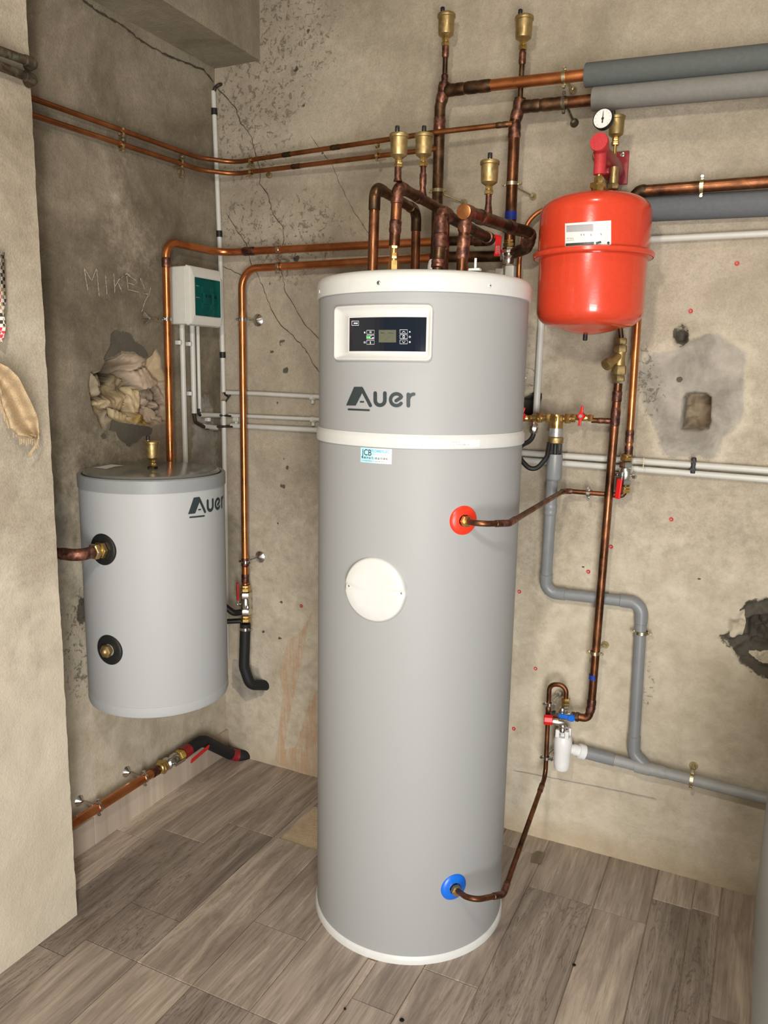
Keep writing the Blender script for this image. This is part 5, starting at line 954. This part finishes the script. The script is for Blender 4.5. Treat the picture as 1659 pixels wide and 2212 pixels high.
# black hose loop behind heater
conduit('black rubber hose loop hanging from the grey fitting beside the heater', [PY(1153, 934, 2.60), PY(1151, 950, 2.60), PY(1120, 965, 2.56), PY(1122, 990, 2.52), PY(1152, 1022, 2.52), PY(1182, 988, 2.55), PY(1187, 957, 2.585)], .0080, .04, 'rubber', 'hose', name='rubber_hose')
b = MB(); p = PY(1153, 925, 2.60); lathe(b, [(.010, -.018), (.015, -.012), (.016, .002), (.013, .014), (.008, .022)], p, (0, 0, 1), 8); tag(b.build('hose_nut', MT['nickel'], None), 'dull grey nut at the top of the black hose loop', 'nut')
pipe('copper_pipe', 'slim copper stub with white nut seen at the heater right edge', 'pipe', [PY(1131, 795, 2.45), PY(1131, 811, 2.45)], .005, 0, 'cu_new')
b = MB(); p = PY(1132, 815, 2.45); hexn(b, p-np.array([0, 0, .006]), (0, 0, 1), .010, .012); lathe(b, [(.0055, -.04), (.0065, -.012)], p, (0, 0, 1), 12); tag(b.build('union_nut', MT['nickel'], None), 'pale nut just past the heater right edge', 'nut')
pipe('copper_pipe', 'thin copper pipe curving from behind the red vessel down behind the heater', 'pipe', [PY(1240, 448, 2.66), PY(1142, 452, 2.66), PY(1122, 560, 2.66), PY(1118, 700, 2.66)], .0078, .085, 'cu_new')
# ------------------------------------------------------------------ grey PVC waste
pv = [PY(1193, 1035, 2.61), PY(1178, 1279, 2.678), PY(1387, 1303, 2.680), PY(1368, 1628, 2.680), PY(1404, 1664, 2.672)]
t = pipe('waste_pipe', 'grey plastic waste pipe descending in steps from the funnel to the low waste pipe', 'pipe', pv, .0195, [0, .040, .040, .045, 0], 'pvc', (1, 2, 3), ((.08, .02),), 'pvc', .03, 1.12)
zc_ = PY(1197, 1030, 2.60); b = MB(); lathe(b, [(.021, -.002), (.0235, 0), (.0262, .004), (.0262, .085), (.024, .086), (.023, .05)], np.array([cz[0], cz[1], PY(1200, 1036, 2.6)[2]]), (0, 0, 1), 30, cap=False); b.build('socket', MT['pvc'], t)
clamp(PY(1386, 1366, 2.680), (0, 0, 1), (0, 1, 0), .0198, .05, 'brass coloured clamp on the vertical grey waste pipe', False, 'zinc_y')
m0, m1 = PY(1300, 1634, 2.665), PY(1720, 1742, 2.665); d_ = unit(m1-m0)
t = pipe('waste_pipe', 'light grey plastic waste pipe sloping low along the back wall to the right edge', 'pipe', [PY(1262, 1625, 2.665), m1], .0190, 0, 'pvc_l', (), ((.36, .035),), 'pvc_l')
b = MB(); a = PY(1262, 1625, 2.665); lathe(b, [(.0215, 0), (.0215, .105), (.0192, .106)], a, d_, 28); b.build('sleeve', MT['pvc'], t)
b = MB(); lathe(b, [(.022, 0), (.022, .05), (.019, .052)], PY(1372, 1654, 2.665), d_, 28); b.build('branch_tee', MT['pvc_l'], t)
clamp(PY(1494, 1684, 2.665), d_, (0, 1, 0), .0195, .05, 'brass clamp with rosette on the low sloping waste pipe', True, 'zinc_y', off=(0, 0, .028), rr=.016)
# white trap
SX = PY(1215, 1620, 2.62); t = thing('waste_trap', 'white plastic tundish trap below the blue handled safety valve', 'trap', (SX[0], 2.62, PY(1213, 1661, 2.62)[2]))
zf_ = lambda y: PY(1216, y, 2.62)[2]
b = MB(); lathe(b, [(.024, zf_(1661)), (.027, zf_(1657)), (.0285, zf_(1648)), (.0295, zf_(1624)), (.0305, zf_(1622)), (.0315, zf_(1606)), (.032, zf_(1600)), (.029, zf_(1592)), (.027, zf_(1588))], (SX[0], 2.62, 0), (0, 0, 1), 40); b.build('body', MT['white_pl2'], t)
b = MB(); lathe(b, [(.015, zf_(1582)), (.0165, zf_(1573)), (.0185, zf_(1573)), (.0185, zf_(1580)), (.015, zf_(1582))], (SX[0], 2.62, 0), (0, 0, 1), 28, cap=False)
for k in range(4):
    a_ = k*math.pi/2+.75; box(b, (SX[0]+.0235*math.cos(a_), 2.62+.0235*math.sin(a_), (zf_(1573)+zf_(1590))/2), (.013, .013, abs(zf_(1590)-zf_(1574))), bev=.002)
lathe(b, [(.010, zf_(1592)), (.012, zf_(1580))], (SX[0], 2.62, 0), (0, 0, 1), 20); b.build('funnel', MT['white_pl2'], t)
b = MB(); p = PY(1228, 1616, 2.635); d2 = unit(PY(1265, 1626, 2.665)-p); lathe(b, [(.017, 0), (.017, .018), (.0195, .019), (.0195, .038), (.022, .039)], p, d2, 28); b.build('outlet', MT['white_pl2'], t); b = MB(); lathe(b, [(.023, .037), (.0265, .039), (.0265, .060), (.023, .062)], p, d2, 16); b.build('outlet_nut', MT['white_pl2'], t)
# hydraulic safety valve
sv = thing('safety_valve', 'nickel water heater safety valve with blue lever and red knob', 'valve', PY(1213, 1548, 2.62))
c = PY(1214, 1546, 2.615); d2 = unit(PY(1236, 1549, 2.615)-c); b = MB(); lathe(b, [(.011, -.040), (.013, -.036), (.013, .020), (.015, .024), (.015, .034)], c, d2, 24); lathe(b, [(.012, 0), (.013, .02), (.010, .03)], c+np.array([0, 0, 0]), (0, 0, 1), 20)
k0 = PY(1193, 1558, 2.59); k1 = PY(1216, 1560, 2.60); lathe(b, [(.011, 0), (.0125, .012), (.0125, float(np.linalg.norm(k1-k0))), (.009, float(np.linalg.norm(k1-k0))+.008)], k0, k1-k0, 24); lathe(b, [(.010, 0), (.012, -.006), (.009, -.012), (.012, -.018), (.010, -.028)], k1+np.array([0, 0, -.008]), (0, 0, 1), 20); b.build('body', MT['nickel'], sv)
b = MB(); p = PY(1184, 1555, 2.585); dk = unit(k1-k0); lathe(b, [(.0165, -.015), (.0185, -.013), (.0185, .013), (.0165, .015)], p, dk, 8); b.build('red_knob', MT['red_pl'], sv, True, None, 20)
b = MB(); a, e = PY(1212, 1545, 2.58), PY(1235, 1550, 2.58); stk = lambda x, y: x; lathe(b, [(.0125, 0), (.0125, .008), (.011, .010)], e, (0, -1, 0), 22); box(b, (a+e)/2+np.array([-.004, -.004, 0]), (float(np.linalg.norm(e-a))+.006, .008, .014), np.array([unit(e-a), (0, 1, 0), np.cross(unit(e-a), (0, 1, 0))]), .002); b.build('blue_lever', MT['blue_port'], sv)
b = MB(); u0 = PY(1221, 1530, 2.62); lathe(b, [(.0105, -.012), (.0105, 0)], u0, n=20); hexn(b, u0+np.array([0, 0, -.004]), (0, 0, 1), .0145, .014); b.build('nickel_nut', MT['nickel'], sv); b = MB(); hexn(b, u0+np.array([0, 0, .010]), (0, 0, 1), .0145, .012); hexn(b, u0+np.array([0, 0, .023]), (0, 0, 1), .0150, .016); b.build('top_union', MT['brass'], sv)
b = MB(); hexn(b, PY(1234, 1547, 2.618), d2, .0165, .012); hexn(b, PY(1243, 1548, 2.62), d2, .0165, .013); b.build('side_union', MT['cu_dark'], sv)
b = MB(); lathe(b, [(.0125, 0), (.0125, .01)], PY(1200, 1543, 2.615)-d2*.01, d2, 20); b.build('black_cap', MT['rubber'], sv)
ut = u0+np.array([0, 0, .036])
cold = [ut, ut+np.array([-.001, 0, .085]), PY(1186, 1483, 2.62), PY(1187, 1500, 2.62), PY(1177, 1660, 2.62), PY(1170, 1715, 2.55), PY(1084, 1925, 2.02), PY(1062, 1950, 1.94), PY(1012, 1948, 1.885), pb+nbb*.012]
cold = [ut, np.array([ut[0], 2.62, PY(1222, 1479, 2.62)[2]]), PY(1187, 1478, 2.62), PY(1178, 1676, 2.625), PY(1087, 1932, 2.03), PY(1018, 1946, 1.898), pb+nbb*.012]
pipe('copper_pipe', 'thin copper cold water pipe looping above the safety valve down to the blue heater port', 'pipe', cold, .0082, [0, .026, .026, .04, .035, .03, 0], 'cu_old', (4,), ((.06, .0), (.155, .02), (.40, .025), (.83, .02)), 'cu_joint', .02, 1.2)
clamp(PY(1187, 1521, 2.62), (0, 0, 1), (0, 1, 0), .0085, .085, 'chrome clamp above the red knob on the cold water pipe', True, 'chrome', off=(.012, 0, .012), rr=.013)
clamp(PY(1181, 1637, 2.62), (0, 0, 1), (0, 1, 0), .0085, .085, 'chrome clamp beside the white trap on the cold water pipe', True, 'chrome', off=(.014, 0, .012), rr=.012)
# ------------------------------------------------------------------ wall plugs
locs = {(1592, 569): 'highest, right of the red vessel', (1492, 672): 'above the grey filler patch', (1450, 1122): 'in the middle of the bare right wall area', (1320, 1181): 'close right of the tall copper pipe', (1271, 1235): 'close left of the tall copper pipe', (1122, 1278): 'against the right edge of the heater', (1157, 1444): 'above the cold water loop', (1110, 1574): 'at the heater edge level with the red knob', (651, 1309): 'left of the heater above the rust streak'}
for (x, y), lb_ in locs.items():
    p = PY(x, y, YB-.004); b = MB(); lathe(b, [(.0028, .004), (.0028, -.001), (.0068, -.002), (.0068, .0), (.0060, .005)], p, (0, 1, 0), 16); b.add([], []); o = tag(b.build('wall_plug', MT['plug'], None), 'red wall plug, '+lb_, 'wall plug', 'red wall plugs')
# ------------------------------------------------------------------ cloths at the left edge
def cloth():
    t = thing('fringed_cloth', 'beige woven cloth with fringe hanging at the left edge in front of the pier', 'cloth', PX(40, 880, -1.78))
    L_ = [(-60, 770), (-20, 778), (0, 785), (20, 795), (40, 815), (58, 850), (75, 885), (83, 905), (84, 935), (82, 948)]
    R_ = [(-60, 830), (-20, 835), (0, 850), (2, 868), (8, 885), (14, 900), (22, 925), (38, 940), (60, 945), (78, 950)]
    b = MB(); nu = 40; nv = 14; V = []
    for i in range(nu):
        s = i/(nu-1)*(len(L_)-1)
        for j in range(nv):
            q = j/(nv-1); a = np.array([np.interp(s, range(len(L_)), [p[k] for p in L_]) for k in (0, 1)]); c = np.array([np.interp(s, range(len(R_)), [p[k] for p in R_]) for k in (0, 1)]); m = a*(1-q)+c*q
            V.append(PX(m[0], m[1], -1.79+.018*math.cos(q*7)+.03*(1-q)*math.sin(s*.35)+.004*math.sin(s*5+q*9)))
    b.add(V, [(i*nv+j, i*nv+nv+j, i*nv+nv+j+1, i*nv+j+1) for i in range(nu-1) for j in range(nv-1)]); o = b.build('fabric', MT['beige_cloth'], t, True, None, 80)
    md = o.modifiers.new('thick', 'SOLIDIFY'); md.thickness = .004
    b = MB()
    for k in range(34):
        f_ = k/33; x = np.interp(f_, [0, .35, 1], [2, 16, 80]); y = np.interp(f_, [0, .35, .6, 1], [868, 905, 940, 948]); dx, dy = random.uniform(-3, 3), random.uniform(9, 22)
        sweep(b, [PX(x, y-8, -1.787), PX(x+dx*.5, y+dy*.5, -1.785), PX(x+dx, y+dy, -1.787)], .0014, 5)
    for dx in (-2, 0, 2): sweep(b, [PX(82+dx*.5, 935, -1.785), PX(82+dx*.5, 952, -1.785), PX(74+dx, 968, -1.785), PX(66+dx, 978, -1.787), PX(64+dx*1.5, 985, -1.787)], .0018, 5)
    o = b.build('fringe', MT['beige_cloth'], t); o['kind'] = 'stuff'
    t = thing('checked_cloth', 'red white and black checked cloth at the left edge above the beige one', 'cloth', PX(0, 640, -1.79)); b = MB(); nu, nv = 24, 8; V = []
    E_ = [(10, 545), (10, 560), (11, 600), (12, 628), (14, 650), (8, 668), (10, 690), (12, 705), (9, 722), (4, 738)]
    for i in range(nu):
        s = i/(nu-1)*9; ex = np.interp(s, range(10), [p[0] for p in E_]); ey = np.interp(s, range(10), [p[1] for p in E_])
        for j in range(nv): q = j/(nv-1); V.append(PX(ex-(1-q)*75, ey-(1-q)*10, -1.795+.012*math.cos(q*9+s*.3)))
    b.add(V, [(i*nv+j, i*nv+nv+j, i*nv+nv+j+1, i*nv+j+1) for i in range(nu-1) for j in range(nv-1)]); o = b.build('fabric', MT['check'], t, True, None, 80); md = o.modifiers.new('thick', 'SOLIDIFY'); md.thickness = .004
cloth()
# ------------------------------------------------------------------ appliance at the right edge
b = MB(); box(b, (.105+.30, 2.0, .463), (.60, 1.28, .854), bev=.012); 
t = thing('appliance_cabinet', 'bluish grey appliance cabinet side cut off by the right edge', 'appliance', (.40, 2.0, 0)); b.build('casing', MT['appl'], t)
b = MB(); box(b, (.405, 2.0, .905), (.612, 1.292, .030), bev=.008); b.build('top_panel', MT['appl'], t)
b = MB(); box(b, (.405, 1.352, .50), (.52, .016, .68), bev=.006); dd_ = b.build('door', MT['appl'], t)
b = MB(); box(b, (.20, 1.336, .62), (.022, .022, .16), bev=.006); b.build('handle', MT['chrome'], dd_)
b = MB(); box(b, (.405+.0, 2.0, .018), (.585, 1.26, .036), bev=.004); b.build('plinth', MT['appl'], t)
for o in bpy.data.objects:
    if '_o' in o: del o['_o']
